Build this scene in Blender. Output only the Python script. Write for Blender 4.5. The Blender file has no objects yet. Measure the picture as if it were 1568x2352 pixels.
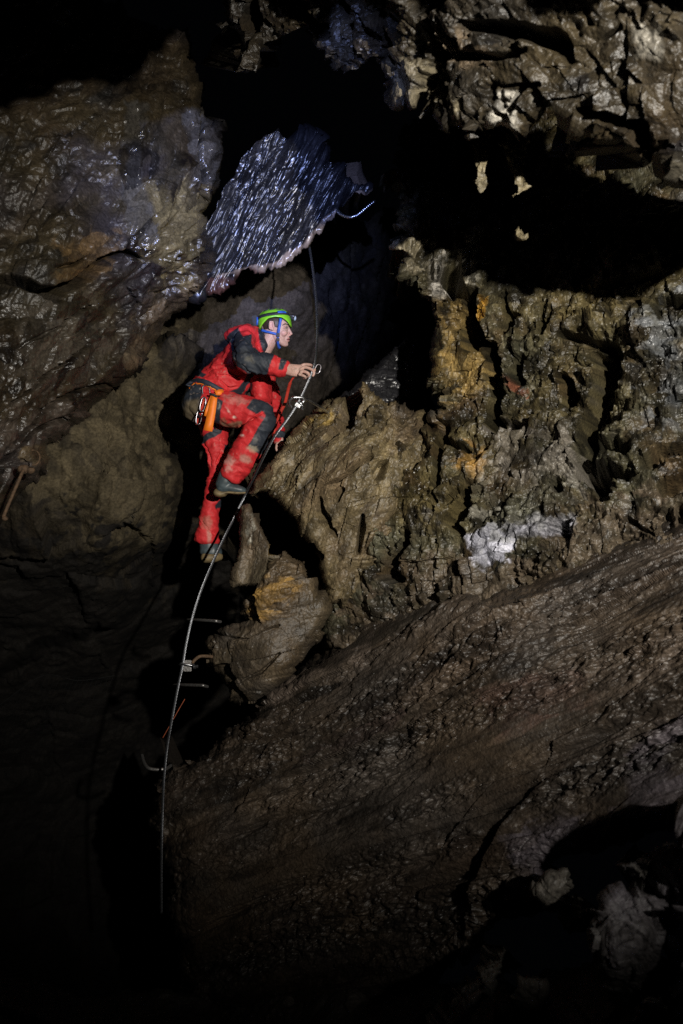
import bpy, bmesh, math, random
import numpy as np
from mathutils import Vector, Matrix

# ------------------------------------------------------------------ camera, world, lamps, exposure
scene = bpy.context.scene
COL = scene.collection
PITCH = math.radians(9.0)
CAM = np.array([0.0, 0.0, 1.55])
AX_R = np.array([1.0, 0.0, 0.0])
AX_F = np.array([0.0, math.cos(PITCH), math.sin(PITCH)])
AX_U = np.array([0.0, -math.sin(PITCH), math.cos(PITCH)])
FPX, CX, CY = 1829.0, 784.0, 1176.0          # photograph measured on a 1568 x 2352 grid, 28 mm lens

cam_data = bpy.data.cameras.new('camera')
cam = bpy.data.objects.new('camera', cam_data)
COL.objects.link(cam)
cam.location = CAM
cam.rotation_euler = (math.radians(90) + PITCH, 0, 0)
cam_data.sensor_fit = 'VERTICAL'
cam_data.sensor_height = 36.0
cam_data.sensor_width = 24.0
cam_data.lens = 28.0
cam_data.clip_start = 0.05
cam_data.clip_end = 100.0
cam_data.dof.use_dof = True
cam_data.dof.focus_distance = 4.85
cam_data.dof.aperture_fstop = 2.2
scene.camera = cam

world = bpy.data.worlds.new('World')
scene.world = world
world.use_nodes = True
wbg = world.node_tree.nodes['Background']
wbg.inputs[0].default_value = (0.35, 0.4, 0.55, 1)
wbg.inputs[1].default_value = 0.0012          # underground: no daylight reaches this chamber

def at(px, py, d):
    return CAM + AX_R * ((px - CX) / FPX * d) + AX_U * ((CY - py) / FPX * d) + AX_F * d

def cam_pt(x, u, f):
    return CAM + AX_R * x + AX_U * u + AX_F * f

def spot(name, loc, target, energy, color, size_deg, blend, radius):
    l = bpy.data.lights.new(name, 'SPOT')
    l.energy = energy; l.color = color
    l.spot_size = math.radians(size_deg); l.spot_blend = blend
    l.shadow_soft_size = radius
    o = bpy.data.objects.new(name, l)
    COL.objects.link(o)
    o.location = loc
    v = Vector(target) - Vector(loc)
    o.rotation_euler = v.to_track_quat('-Z', 'Y').to_euler()
    return o

# the photographer's hand-held torch to the right of and above the camera
spot('key_torch', cam_pt(1.5, 0.80, -0.9), at(920, 870, 4.6), 1720, (1.0, 0.95, 0.86), 68, 1.0, 0.045)
# unseen cold lamp above the camera, aimed for bluish glints on the wet slab
spot('cold_spot', cam_pt(0.0, 0.85, -0.3), at(540, 425, 4.9), 2300, (0.34, 0.45, 1.0), 25, 1.0, 0.02)

scene.view_settings.view_transform = 'Standard'
scene.view_settings.look = 'None'
scene.view_settings.exposure = 0.0
scene.view_settings.gamma = 1.0
scene.view_settings.use_curve_mapping = False
scene.cycles.max_bounces = 4
scene.cycles.use_denoising = False

# ------------------------------------------------------------------ noise (numpy)
U32 = np.uint32
def _h(ix, iy, iz, s):
    with np.errstate(over='ignore'):
        h = ix.astype(U32) * U32(374761393) + iy.astype(U32) * U32(668265263) + iz.astype(U32) * U32(2147483647 - 61) + U32((s * 974634777 + 12345) & 0xffffffff)
        h = (h ^ (h >> U32(13))) * U32(1274126177)
        h = (h ^ (h >> U32(16))) * U32(2246822519)
        h = h ^ (h >> U32(15))
    return h

def noise(p, s=0):
    """value-gradient noise, about -1..1"""
    f = np.floor(p); i = f.astype(np.int64); t = (p - f).astype(np.float32)
    u = t * t * t * (t * (t * 6 - 15) + 10)
    out = 0
    for dx in (0, 1):
        wx = u[:, 0] if dx else 1 - u[:, 0]
        for dy in (0, 1):
            wy = u[:, 1] if dy else 1 - u[:, 1]
            for dz in (0, 1):
                wz = u[:, 2] if dz else 1 - u[:, 2]
                h = _h(i[:, 0] + dx, i[:, 1] + dy, i[:, 2] + dz, s)
                gx = (h & U32(1023)).astype(np.float32) / 511.5 - 1
                gy = ((h >> U32(10)) & U32(1023)).astype(np.float32) / 511.5 - 1
                gz = ((h >> U32(20)) & U32(1023)).astype(np.float32) / 511.5 - 1
                out = out + wx * wy * wz * (gx * (t[:, 0] - dx) + gy * (t[:, 1] - dy) + gz * (t[:, 2] - dz))
    return out * 1.5

def fbm(p, f, octaves, gain=0.5, s=0, ridged=False):
    a, out, tot = 1.0, 0, 0
    for k in range(octaves):
        n = noise(p * f, s + k * 17)
        if ridged: n = 1 - 2 * np.abs(n)
        out = out + a * n; tot += a
        a *= gain; f *= 2.03
    return out / tot

def facet(p, s=0, tilt=1.15, pen=.5):
    """chipped faces: upper envelope of one tilted plane per cell; returns height, edge distance, cell random"""
    q = p - 0.5
    f = np.floor(q); i = f.astype(np.int64)
    n = len(p)
    d1 = np.full(n, 9.0, np.float32); d2 = np.full(n, 9.0, np.float32)
    ht = np.full(n, -9, np.float32); rnd = np.zeros(n, np.float32)
    for dx in (0, 1):
        for dy in (0, 1):
            for dz in (0, 1):
                cx, cy, cz = i[:, 0] + dx, i[:, 1] + dy, i[:, 2] + dz
                h = _h(cx, cy, cz, s)
                h2 = _h(cx, cy, cz, s + 91)
                ox = (cx + 0.5 + ((h & U32(1023)).astype(np.float32) / 1023 - .5) * .8 - p[:, 0])
                oy = (cy + 0.5 + (((h >> U32(10)) & U32(1023)).astype(np.float32) / 1023 - .5) * .8 - p[:, 1])
                oz = (cz + 0.5 + (((h >> U32(20)) & U32(1023)).astype(np.float32) / 1023 - .5) * .8 - p[:, 2])
                d = ox * ox + oy * oy + oz * oz
                gx = (h2 & U32(1023)).astype(np.float32) / 511.5 - 1
                gy = ((h2 >> U32(10)) & U32(1023)).astype(np.float32) / 511.5 - 1
                gz = ((h2 >> U32(20)) & U32(1023)).astype(np.float32) / 511.5 - 1
                hh = -(ox * gx + oy * gy + oz * gz) * tilt + (gx * gy + gz) * 0.25 - pen * d
                m = d < d1
                d2 = np.where(m, d1, np.minimum(d2, d))
                d1 = np.where(m, d, d1)
                ht = np.maximum(ht, hh)
                rnd = np.where(m, (h2 >> U32(7) & U32(1023)).astype(np.float32) / 1023, rnd)
    ht = ht - ht.mean()
    return ht, np.sqrt(d2) - np.sqrt(d1), rnd

def sstep(a, b, x):
    t = np.clip((x - a) / (b - a), 0, 1)
    return t * t * (3 - 2 * t)

# ------------------------------------------------------------------ plane geometry helpers on the photograph grid
def seg_dist(x, y, ax, ay, bx, by):
    vx, vy = bx - ax, by - ay
    t = np.clip(((x - ax) * vx + (y - ay) * vy) / max(vx * vx + vy * vy, 1e-9), 0, 1)
    return np.hypot(x - ax - t * vx, y - ay - t * vy), t

def poly_sd(x, y, poly):
    """signed distance, positive inside"""
    d = np.full(x.shape, 1e9, np.float32); inside = np.zeros(x.shape, bool)
    n = len(poly)
    for k in range(n):
        ax, ay = poly[k]; bx, by = poly[(k + 1) % n]
        dd, _ = seg_dist(x, y, ax, ay, bx, by)
        d = np.minimum(d, dd)
        c = ((ay > y) != (by > y))
        if by != ay:
            inside ^= c & (x < (bx - ax) * (y - ay) / (by - ay) + ax)
    return np.where(inside, d, -d)

def line_prof(x, y, pts):
    """pts (x, y, halfwidth): 1 in the middle of the line, 0 at its edge and beyond (negative)"""
    out = np.full(x.shape, -9.0, np.float32)
    for (ax, ay, aw), (bx, by, bw) in zip(pts[:-1], pts[1:]):
        d, t = seg_dist(x, y, ax, ay, bx, by)
        w = aw + (bw - aw) * t
        out = np.maximum(out, 1 - d / np.maximum(w, .5))
    return out

def tps(ctrl):
    c = np.array(ctrl, float); n = len(c)
    X = c[:, :2] / 500.0
    def K(a, b):
        r2 = ((a[:, None, :] - b[None]) ** 2).sum(-1)
        return r2 * np.log(r2 + 1e-9) * .5
    A = np.zeros((n + 3, n + 3)); A[:n, :n] = K(X, X) + np.eye(n) * 2e-3
    A[:n, n] = 1; A[:n, n + 1:] = X; A[n, :n] = 1; A[n + 1:, :n] = X.T
    w = np.linalg.solve(A, np.r_[c[:, 2], 0, 0, 0])
    def f(px, py):
        q = np.stack([px, py], -1).reshape(-1, 2) / 500.0
        o = np.empty(len(q))
        for k in range(0, len(q), 100000):
            qq = q[k:k + 100000]
            o[k:k + 100000] = K(qq, X) @ w[:n] + w[n] + qq @ w[n + 1:]
        return o.reshape(px.shape)
    return f

# ------------------------------------------------------------------ linking helpers
def tag(o, label=None, cat=None, group=None, kind=None):
    if label: o['label'] = label
    if cat: o['category'] = cat
    if group: o['group'] = group
    if kind: o['kind'] = kind
    return o

def mesh_np(name, verts, faces, mat, parent=None, smooth=True, attrs=None, link=True):
    verts = np.asarray(verts, np.float32); faces = np.asarray(faces, np.int32)
    me = bpy.data.meshes.new(name)
    k = faces.shape[1]
    me.vertices.add(len(verts)); me.vertices.foreach_set('co', verts.ravel())
    me.loops.add(faces.size); me.loops.foreach_set('vertex_index', faces.ravel())
    me.polygons.add(len(faces))
    me.polygons.foreach_set('loop_start', np.arange(0, faces.size, k, dtype=np.int32))
    me.polygons.foreach_set('use_smooth', np.full(len(faces), smooth))
    me.update(calc_edges=True)
    for an, data in (attrs or {}).items():
        a = me.attributes.new(an, 'FLOAT_COLOR', 'POINT')
        a.data.foreach_set('color', np.asarray(data, np.float32).ravel())
    if mat: me.materials.append(mat)
    o = bpy.data.objects.new(name, me)
    COL.objects.link(o)
    if parent: o.parent = parent
    return o

def empty(name, loc):
    o = bpy.data.objects.new(name, None); COL.objects.link(o)
    o.location = loc; o.empty_display_size = 0.1
    return o

def adopt(o, parent):
    o.parent = parent
    o.matrix_parent_inverse = Matrix.Translation(-Vector(parent.location))

# ------------------------------------------------------------------ materials
def new_mat(name):
    m = bpy.data.materials.new(name); m.use_nodes = True
    return m, m.node_tree.nodes, m.node_tree.links, m.node_tree.nodes['Principled BSDF']

def rock_material(name, grain=60.0, bump=0.35, dry_rough=0.6, wet_rough=0.2, spec=0.5):
    m, N, L, b = new_mat(name)
    at_ = N.new('ShaderNodeAttribute'); at_.attribute_name = 'col'
    tc = N.new('ShaderNodeTexCoord')
    n1 = N.new('ShaderNodeTexNoise'); n1.inputs['Scale'].default_value = grain; n1.inputs['Detail'].default_value = 4
    n1.inputs['Roughness'].default_value = .7
    L.new(tc.outputs['Object'], n1.inputs['Vector'])
    mr = N.new('ShaderNodeMapRange'); mr.inputs[1].default_value = .25; mr.inputs[2].default_value = .75
    mr.inputs[3].default_value = .4; mr.inputs[4].default_value = 1.6
    L.new(n1.outputs['Fac'], mr.inputs[0])
    mx = N.new('ShaderNodeMix'); mx.data_type = 'RGBA'; mx.blend_type = 'MULTIPLY'; mx.inputs['Factor'].default_value = 1
    L.new(at_.outputs['Color'], mx.inputs[6]); L.new(mr.outputs[0], mx.inputs[7])
    L.new(mx.outputs[2], b.inputs['Base Color'])
    rr = N.new('ShaderNodeMapRange'); rr.inputs[3].default_value = dry_rough; rr.inputs[4].default_value = wet_rough
    n3 = N.new('ShaderNodeTexNoise'); n3.inputs['Scale'].default_value = 9; n3.inputs['Detail'].default_value = 3
    L.new(tc.outputs['Object'], n3.inputs['Vector'])
    add = N.new('ShaderNodeMath'); add.operation = 'MULTIPLY_ADD'; add.inputs[1].default_value = .35; add.inputs[2].default_value = -.17
    L.new(n3.outputs['Fac'], add.inputs[0])
    ad2 = N.new('ShaderNodeMath'); ad2.operation = 'ADD'
    L.new(at_.outputs['Alpha'], ad2.inputs[0]); L.new(add.outputs[0], ad2.inputs[1])
    L.new(ad2.outputs[0], rr.inputs[0]); L.new(rr.outputs[0], b.inputs['Roughness'])
    b.inputs['Specular IOR Level'].default_value = spec
    n2 = N.new('ShaderNodeTexNoise'); n2.inputs['Scale'].default_value = grain * 1.2; n2.inputs['Detail'].default_value = 3
    L.new(tc.outputs['Object'], n2.inputs['Vector'])
    bp = N.new('ShaderNodeBump'); bp.inputs['Strength'].default_value = bump; bp.inputs['Distance'].default_value = .012
    L.new(n2.outputs['Fac'], bp.inputs['Height']); L.new(bp.outputs[0], b.inputs['Normal'])
    return m

def plain(name, col, rough=.5, metal=0.0, spec=.5, noise_amt=.25, scale=40, bump=0.0):
    m, N, L, b = new_mat(name)
    tc = N.new('ShaderNodeTexCoord')
    n = N.new('ShaderNodeTexNoise'); n.inputs['Scale'].default_value = scale; n.inputs['Detail'].default_value = 4
    L.new(tc.outputs['Object'], n.inputs['Vector'])
    mr = N.new('ShaderNodeMapRange'); mr.inputs[1].default_value = .3; mr.inputs[2].default_value = .7
    mr.inputs[3].default_value = 1 - noise_amt; mr.inputs[4].default_value = 1 + noise_amt
    L.new(n.outputs['Fac'], mr.inputs[0])
    mx = N.new('ShaderNodeMix'); mx.data_type = 'RGBA'; mx.blend_type = 'MULTIPLY'; mx.inputs['Factor'].default_value = 1
    mx.inputs[6].default_value = (*col, 1); L.new(mr.outputs[0], mx.inputs[7])
    L.new(mx.outputs[2], b.inputs['Base Color'])
    b.inputs['Roughness'].default_value = rough; b.inputs['Metallic'].default_value = metal
    b.inputs['Specular IOR Level'].default_value = spec
    if bump:
        bp = N.new('ShaderNodeBump'); bp.inputs['Strength'].default_value = bump; bp.inputs['Distance'].default_value = .01
        L.new(n.outputs['Fac'], bp.inputs['Height']); L.new(bp.outputs[0], b.inputs['Normal'])
    return m
# ------------------------------------------------------------------ rock masses
OLIVE = (.10, .078, .04); BROWN = (.085, .06, .034); GREY = (.10, .098, .092); PURPLE = (.095, .083, .092)
OCHRE = (.20, .115, .03); RUST = (.12, .045, .025); PALE = (.30, .28, .23); WHITE = (.32, .32, .37); DARK = (.03, .028, .026)
BLACKWET = (.012, .012, .014); GREEN = (.085, .10, .075); BLUEGREY = (.07, .075, .082)
M_ROCK = rock_material('cave_rock', bump=.45)
M_WET = rock_material('wet_flowstone', grain=45, bump=.15, dry_rough=.5, wet_rough=.28, spec=.55)
M_DAMP = rock_material('dull_back_rock', bump=.4, dry_rough=.85, wet_rough=.6, spec=.15)
ROCKS = {}

def rock_sheet(name, poly, ctrl, step=2.3, seed=1, rnd=(40, .25), skirt=.5, edge=5.0, folia=None, stretch=.4,
               big=.10, f1=(2.2, .07), f2=(6.0, .022), f3=(17., .007), fine=(45., .004), cracks=(), patches=(), bulges=(),
               pal=(OLIVE, GREY, BROWN), palf=2.0, wet=.15, wets=(), mat=None, mottle=.5, warp=.35, steps=None, rough=(.04, 2.5), pits=.012, tuck=.28, bands=(), hollow=(0, 2.0), flow=False, crisp=True, mix=.3):
    P = np.array(poly, float)
    x0, y0 = P.min(0) - 6; x1, y1 = P.max(0) + 6
    def axis(a, b, hi):                                              # fine where the photograph looks, coarse beyond
        out = [a]
        while out[-1] < b: out.append(out[-1] + (step if -45 < out[-1] < hi + 45 else step * 5))
        return np.array(out)
    X, Y = axis(x0, x1, 1568), axis(y0, y1, 2352)
    nx, ny = len(X), len(Y)
    gx, gy = np.meshgrid(X, Y)
    near = (poly_sd(gx, gy, poly) > -edge * 4 - 8).ravel()           # the rest of the rectangle is never used
    def spread(v):
        out = np.zeros((ny * nx,) + v.shape[1:], np.float32); out[near] = v
        return out
    depth = tps(ctrl)
    d0 = np.clip(depth(gx, gy), .7, 14)
    base = CAM + ((gx - CX) / FPX * d0)[..., None] * AX_R + ((CY - gy) / FPX * d0)[..., None] * AX_U + d0[..., None] * AX_F
    p = base.reshape(-1, 3)[near].astype(np.float32)
    # wandering of outlines, cracks and stains
    sc = 1.0 / (d0.mean() / FPX)                                     # pixels per metre
    ws = spread(np.stack([fbm(p, 3.0, 5, .6, seed + 1), fbm(p, 3.0, 5, .6, seed + 2)], -1)).reshape(ny, nx, 2)
    wx = gx + ws[..., 0] * edge * 4; wy = gy + ws[..., 1] * edge * 4
    sd = np.where(near.reshape(ny, nx), poly_sd(wx, wy, poly), -99)
    # rounded shoulders towards the outline
    R, RD = rnd
    t = np.clip(1 - sd / R, 0, 1)
    d = d0 + RD * (1 - np.sqrt(np.clip(1 - t * t, 0, 1)))
    for bx, by, br, bh in bulges:                                    # swellings of the rock, metres towards the viewer
        d = d - bh * np.exp(-((wx - bx) ** 2 + (wy - by) ** 2) / (br * br))
    for (pts, h) in (steps or ()):                                   # stepped slabs: polygon raised by h with a sharp edge
        d = d - h * sstep(-14, 16, poly_sd(wx, wy, pts))
    B = CAM + ((gx - CX) / FPX * d)[..., None] * AX_R + ((CY - gy) / FPX * d)[..., None] * AX_U + d[..., None] * AX_F
    du = np.gradient(B, axis=1); dv = np.gradient(B, axis=0)
    Nn = np.cross(dv, du); Nn /= np.linalg.norm(Nn, axis=-1, keepdims=True) + 1e-12
    view = (B - CAM); view /= np.linalg.norm(view, axis=-1, keepdims=True)
    fl = (Nn * view).sum(-1) > 0; Nn[fl] *= -1
    Nn = Nn - view * .55; Nn /= np.linalg.norm(Nn, axis=-1, keepdims=True)
    # foliation: squeeze the noise space along the grain of the rock
    q = p.copy()
    if folia is not None:
        if hasattr(folia, '__len__'):                                # two points on the rock that the grain runs between
            dv_ = at(*folia[1]) - at(*folia[0]); dv_ /= np.linalg.norm(dv_)
        else:
            dv_ = AX_R * math.cos(math.radians(folia)) + AX_U * math.sin(math.radians(folia))
        q = (q - np.outer(q @ dv_, dv_) * (1 - stretch)).astype(np.float32)
    w = q + warp * .25 * np.stack([noise(q * 1.6, seed + 31), noise(q * 1.6, seed + 32), noise(q * 1.6, seed + 33)], -1)
    w = w + warp * .035 * np.stack([noise(q * 9, seed + 41), noise(q * 9, seed + 42), noise(q * 9, seed + 43)], -1)
    blocky = sstep(-.12, .28, fbm(p, 1.3, 3, .5, seed + 13))         # where the face has broken into blocks
    crumb = .25 + .95 * sstep(-.15, .3, fbm(q, 1.9, 4, .6, seed + 9)) # where it has crumbled
    for pts, amt in bands:
        pr = sstep(-.6, .6, line_prof(gx.ravel()[near], gy.ravel()[near], pts) + .9 * fbm(q, 3, 3, .6, seed + 21))
        crumb = crumb + amt * pr
    crumb = np.clip(crumb, .12, 2.0)
    qf = q if (folia is None or flow) else ((1 - mix) * p + mix * q)
    h = big * fbm(q, .9, 3, .5, seed + 3) + rough[0] * fbm(q, rough[1], 6, .6, seed + 4)
    if hollow[0]: h = h - hollow[0] * sstep(.12, .42, fbm(q, hollow[1], 5, .6, seed + 23))
    a1, e1, r1 = facet(w * f1[0], seed + 5); h = h + f1[1] * 2 * a1 * (.5 + .5 * blocky)
    a2, e2, r2 = facet(w * f2[0], seed + 6); h = h + f2[1] * 2 * a2 * (.45 + .55 * blocky)
    a3, e3, r3 = facet(w * f3[0], seed + 7); h = h + f3[1] * 2 * a3 * (.4 + .6 * crumb)
    g1 = noise(qf * fine[0] * .45, seed + 15); g2 = noise(qf * fine[0], seed + 8)
    h = h + fine[1] * crumb * (1.6 * g1 + 1.2 * g2 + .5 * noise(qf * fine[0] * 2.1, seed + 18)) - pits * crumb * crumb * sstep(.18, .5, noise(qf * fine[0] * .55 + 7, seed + 16))
    h = spread(h).reshape(ny, nx)
    def box(pts, pad=60):
        a = np.array([q_[:2] for q_ in pts]); r = pad + edge * 4 + (max(q_[2] for q_ in pts) if len(pts[0]) == 3 else 0)
        i0, i1 = np.searchsorted(X, (a[:, 0].min() - r, a[:, 0].max() + r)); j0, j1 = np.searchsorted(Y, (a[:, 1].min() - r, a[:, 1].max() + r))
        return slice(j0, j1), slice(i0, i1)
    rag = spread(fbm(p, 8, 3, .5, seed + 19)).reshape(ny, nx)
    for pts, dep in cracks:
        sy, sx = box(pts); rg = rag[sy, sx]
        if len(pts[0]) == 3:
            pr = line_prof(wx[sy, sx], wy[sy, sx], pts) + .8 * rg - .1; h[sy, sx] -= dep * sstep(0, .7, pr)
        else:
            pr = poly_sd(wx[sy, sx], wy[sy, sx], pts) + 14 * rg; h[sy, sx] -= dep * sstep(-4, 11, pr)
    V = B + Nn * h[..., None]
    # colours of the stone
    c1 = sstep(-.35, .35, fbm(p, palf, 4, .55, seed + 51))[:, None]; c2 = sstep(-.1, .45, fbm(q, palf * 1.7, 4, .6, seed + 52))[:, None]
    pa = [np.array(c) for c in pal]
    col = pa[0] * (1 - c1) + pa[1] * c1
    if len(pa) > 2: col = col * (1 - c2) + pa[2] * c2
    if len(pa) > 3:
        c3 = sstep(.15, .5, fbm(q, palf * 2.6, 4, .6, seed + 53))[:, None]; col = col * (1 - c3) + pa[3] * c3
    mot = 1 + mottle * (r2 - .5) + mottle * .8 * (r3 - .5) + mottle * .9 * fbm(q, 14, 4, .7, seed + 54)
    col = col * np.clip(mot, .25, 2.2)[:, None]
    wt = np.full(len(p), wet, np.float32) + .25 * fbm(p, 2.5, 3, .5, seed + 55)
    fx_, fy_ = wx.ravel()[near], wy.ravel()[near]
    frag = fbm(p, 7, 4, .65, seed + 61) if (patches or wets) else None
    for shape, color, soft, strength in patches:
        if len(shape[0]) == 3:
            m = sstep(.1, .6, line_prof(fx_, fy_, shape) + .6 * frag + .7 * (r2 - .5) + .4 * (r3 - .5))
        else:
            m = sstep(-soft * .5, soft * .5, poly_sd(fx_, fy_, shape) + soft * (1.3 * frag + 1.4 * (r2 - .5) + .8 * (r3 - .5)))
        m = np.clip(m * strength * (.75 + .5 * r3), 0, 1)[:, None]
        col = col * (1 - m) + np.array(color) * np.clip(mot, .5, 1.6)[:, None] * m
    for shape, amount, soft in wets:
        m = sstep(-soft, soft, poly_sd(fx_, fy_, shape) + soft * frag)
        wt = wt + amount * m
    rgba = spread(np.concatenate([np.clip(col, .004, .9), np.clip(wt, 0, 1)[:, None]], 1))
    # keep what lies inside the outline
    inside = sd > 0
    quad = inside[:-1, :-1] & inside[1:, :-1] & inside[:-1, 1:] & inside[1:, 1:]
    idx = np.arange(ny * nx).reshape(ny, nx)
    F = np.stack([idx[:-1, :-1][quad], idx[1:, :-1][quad], idx[1:, 1:][quad], idx[:-1, 1:][quad]], -1)
    V = V.reshape(-1, 3)
    # flanks that run back into the mountain from the outline
    E = np.concatenate([F[:, [0, 1]], F[:, [1, 2]], F[:, [2, 3]], F[:, [3, 0]]])
    key = np.sort(E, 1); key = key[:, 0].astype(np.int64) * (ny * nx) + key[:, 1]
    u, inv, cnt = np.unique(key, return_inverse=True, return_counts=True)
    BE = E[cnt[inv] == 1]
    used = np.unique(F); remap = np.full(ny * nx, -1, np.int64); remap[used] = np.arange(len(used))
    V2 = V[used]; C2 = rgba[used]; F2 = remap[F]
    if skirt > 0 and len(BE):
        gyy, gxx = np.gradient(sd)
        bv = np.unique(BE); pos = np.full(ny * nx, -1, np.int64); pos[bv] = np.arange(len(bv))
        g = np.stack([gxx.ravel()[bv], gyy.ravel()[bv]], -1); g /= np.linalg.norm(g, axis=1, keepdims=True) + 1e-6
        rel = V[bv] - CAM
        rings = []
        for fr in (.25, .6, 1.0):
            dd = skirt * fr
            back = rel / (rel @ AX_F)[:, None] * ((rel @ AX_F) + dd)[:, None]
            inw = (AX_R * g[:, :1] - AX_U * g[:, 1:]) * (tuck * dd + .01 * min(1, tuck * 4))
            jit = noise(V[bv] * 5 + fr * 3, seed + 71)[:, None] * .06 * dd
            rings.append(CAM + back + inw + jit)
        off = len(V2); nb = len(bv)
        V2 = np.concatenate([V2] + rings); C2 = np.concatenate([C2] + [rgba[bv]] * 3)
        a, b = BE[:, 0], BE[:, 1]
        prev_a, prev_b = remap[a], remap[b]
        fs = [F2]
        for k in range(3):
            na, nb_ = off + k * nb + pos[a], off + k * nb + pos[b]
            fs.append(np.stack([prev_b, prev_a, na, nb_], -1)); prev_a, prev_b = na, nb_
        F2 = np.concatenate(fs)
    o = mesh_np(name, V2, F2[:, ::-1], mat or M_ROCK, attrs={'col': C2}, smooth=not crisp)
    ROCKS[name] = len(F2) * 2
    return o

def z8(*pts):   # enlargement of the right wall -> photograph grid
    return [((784 + x / 2), (577.7 + y / 2)) + tuple(r) for x, y, *r in pts]
def z9(*pts):   # enlargement of the ledge
    return [((536.4 + x * .31579), (907.8 + y * .31579)) + tuple(r) for x, y, *r in pts]

# --- chamber behind the climber
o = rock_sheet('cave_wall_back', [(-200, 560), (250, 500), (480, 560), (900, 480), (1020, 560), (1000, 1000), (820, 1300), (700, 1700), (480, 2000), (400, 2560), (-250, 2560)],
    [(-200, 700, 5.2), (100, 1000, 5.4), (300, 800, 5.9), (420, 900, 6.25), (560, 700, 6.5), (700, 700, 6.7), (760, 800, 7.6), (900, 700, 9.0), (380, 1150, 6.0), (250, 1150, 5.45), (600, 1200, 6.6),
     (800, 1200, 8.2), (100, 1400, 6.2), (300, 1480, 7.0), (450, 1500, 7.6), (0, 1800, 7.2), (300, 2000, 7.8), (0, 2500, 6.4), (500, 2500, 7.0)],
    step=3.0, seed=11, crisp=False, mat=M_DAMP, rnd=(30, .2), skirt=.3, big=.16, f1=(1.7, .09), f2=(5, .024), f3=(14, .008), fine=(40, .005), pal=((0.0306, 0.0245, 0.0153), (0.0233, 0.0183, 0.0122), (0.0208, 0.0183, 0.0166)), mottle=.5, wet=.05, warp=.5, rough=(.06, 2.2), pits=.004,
    steps=[([(330, 800), (400, 792), (452, 788), (450, 840), (425, 930), (395, 1010), (420, 1100), (395, 1200), (370, 1330), (250, 1420), (100, 1480), (-100, 1600), (-150, 1100), (150, 850)], .3),
           ([(250, 1060), (400, 1020), (410, 1090), (400, 1180), (360, 1300), (250, 1290), (190, 1200)], .04)],
    cracks=[([(525, 665, 2.5), (520, 700, 2), (526, 735, 2.5), (528, 770, 1.5)], .04), ([(200, 900, 5), (260, 1000, 4), (235, 1080, 4)], .05),
            ([(330, 1150, 4), (270, 1190, 5), (330, 1240, 3)], .05)],
    wets=[([(-300, 1250), (600, 1250), (600, 2600), (-300, 2600)], -.6, 60)],
    patches=[([(300, 960), (400, 900), (420, 1000), (340, 1040)], (.11, .088, .05), 40, .8), ([(200, 800), (430, 790), (420, 1250), (200, 1300), (80, 1100)], (.075, .06, .035), 60, .7), ([(-200, 1250), (600, 1250), (600, 2600), (-200, 2600)], (.008, .007, .006), 120, 1.2), ([(480, 640), (760, 560), (900, 900), (600, 1000), (470, 800)], (.046, .038, .031), 25, .9)])  # the near-black patch paints the lower-left darkness into the rock colour
tag(o, kind='structure')

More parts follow.
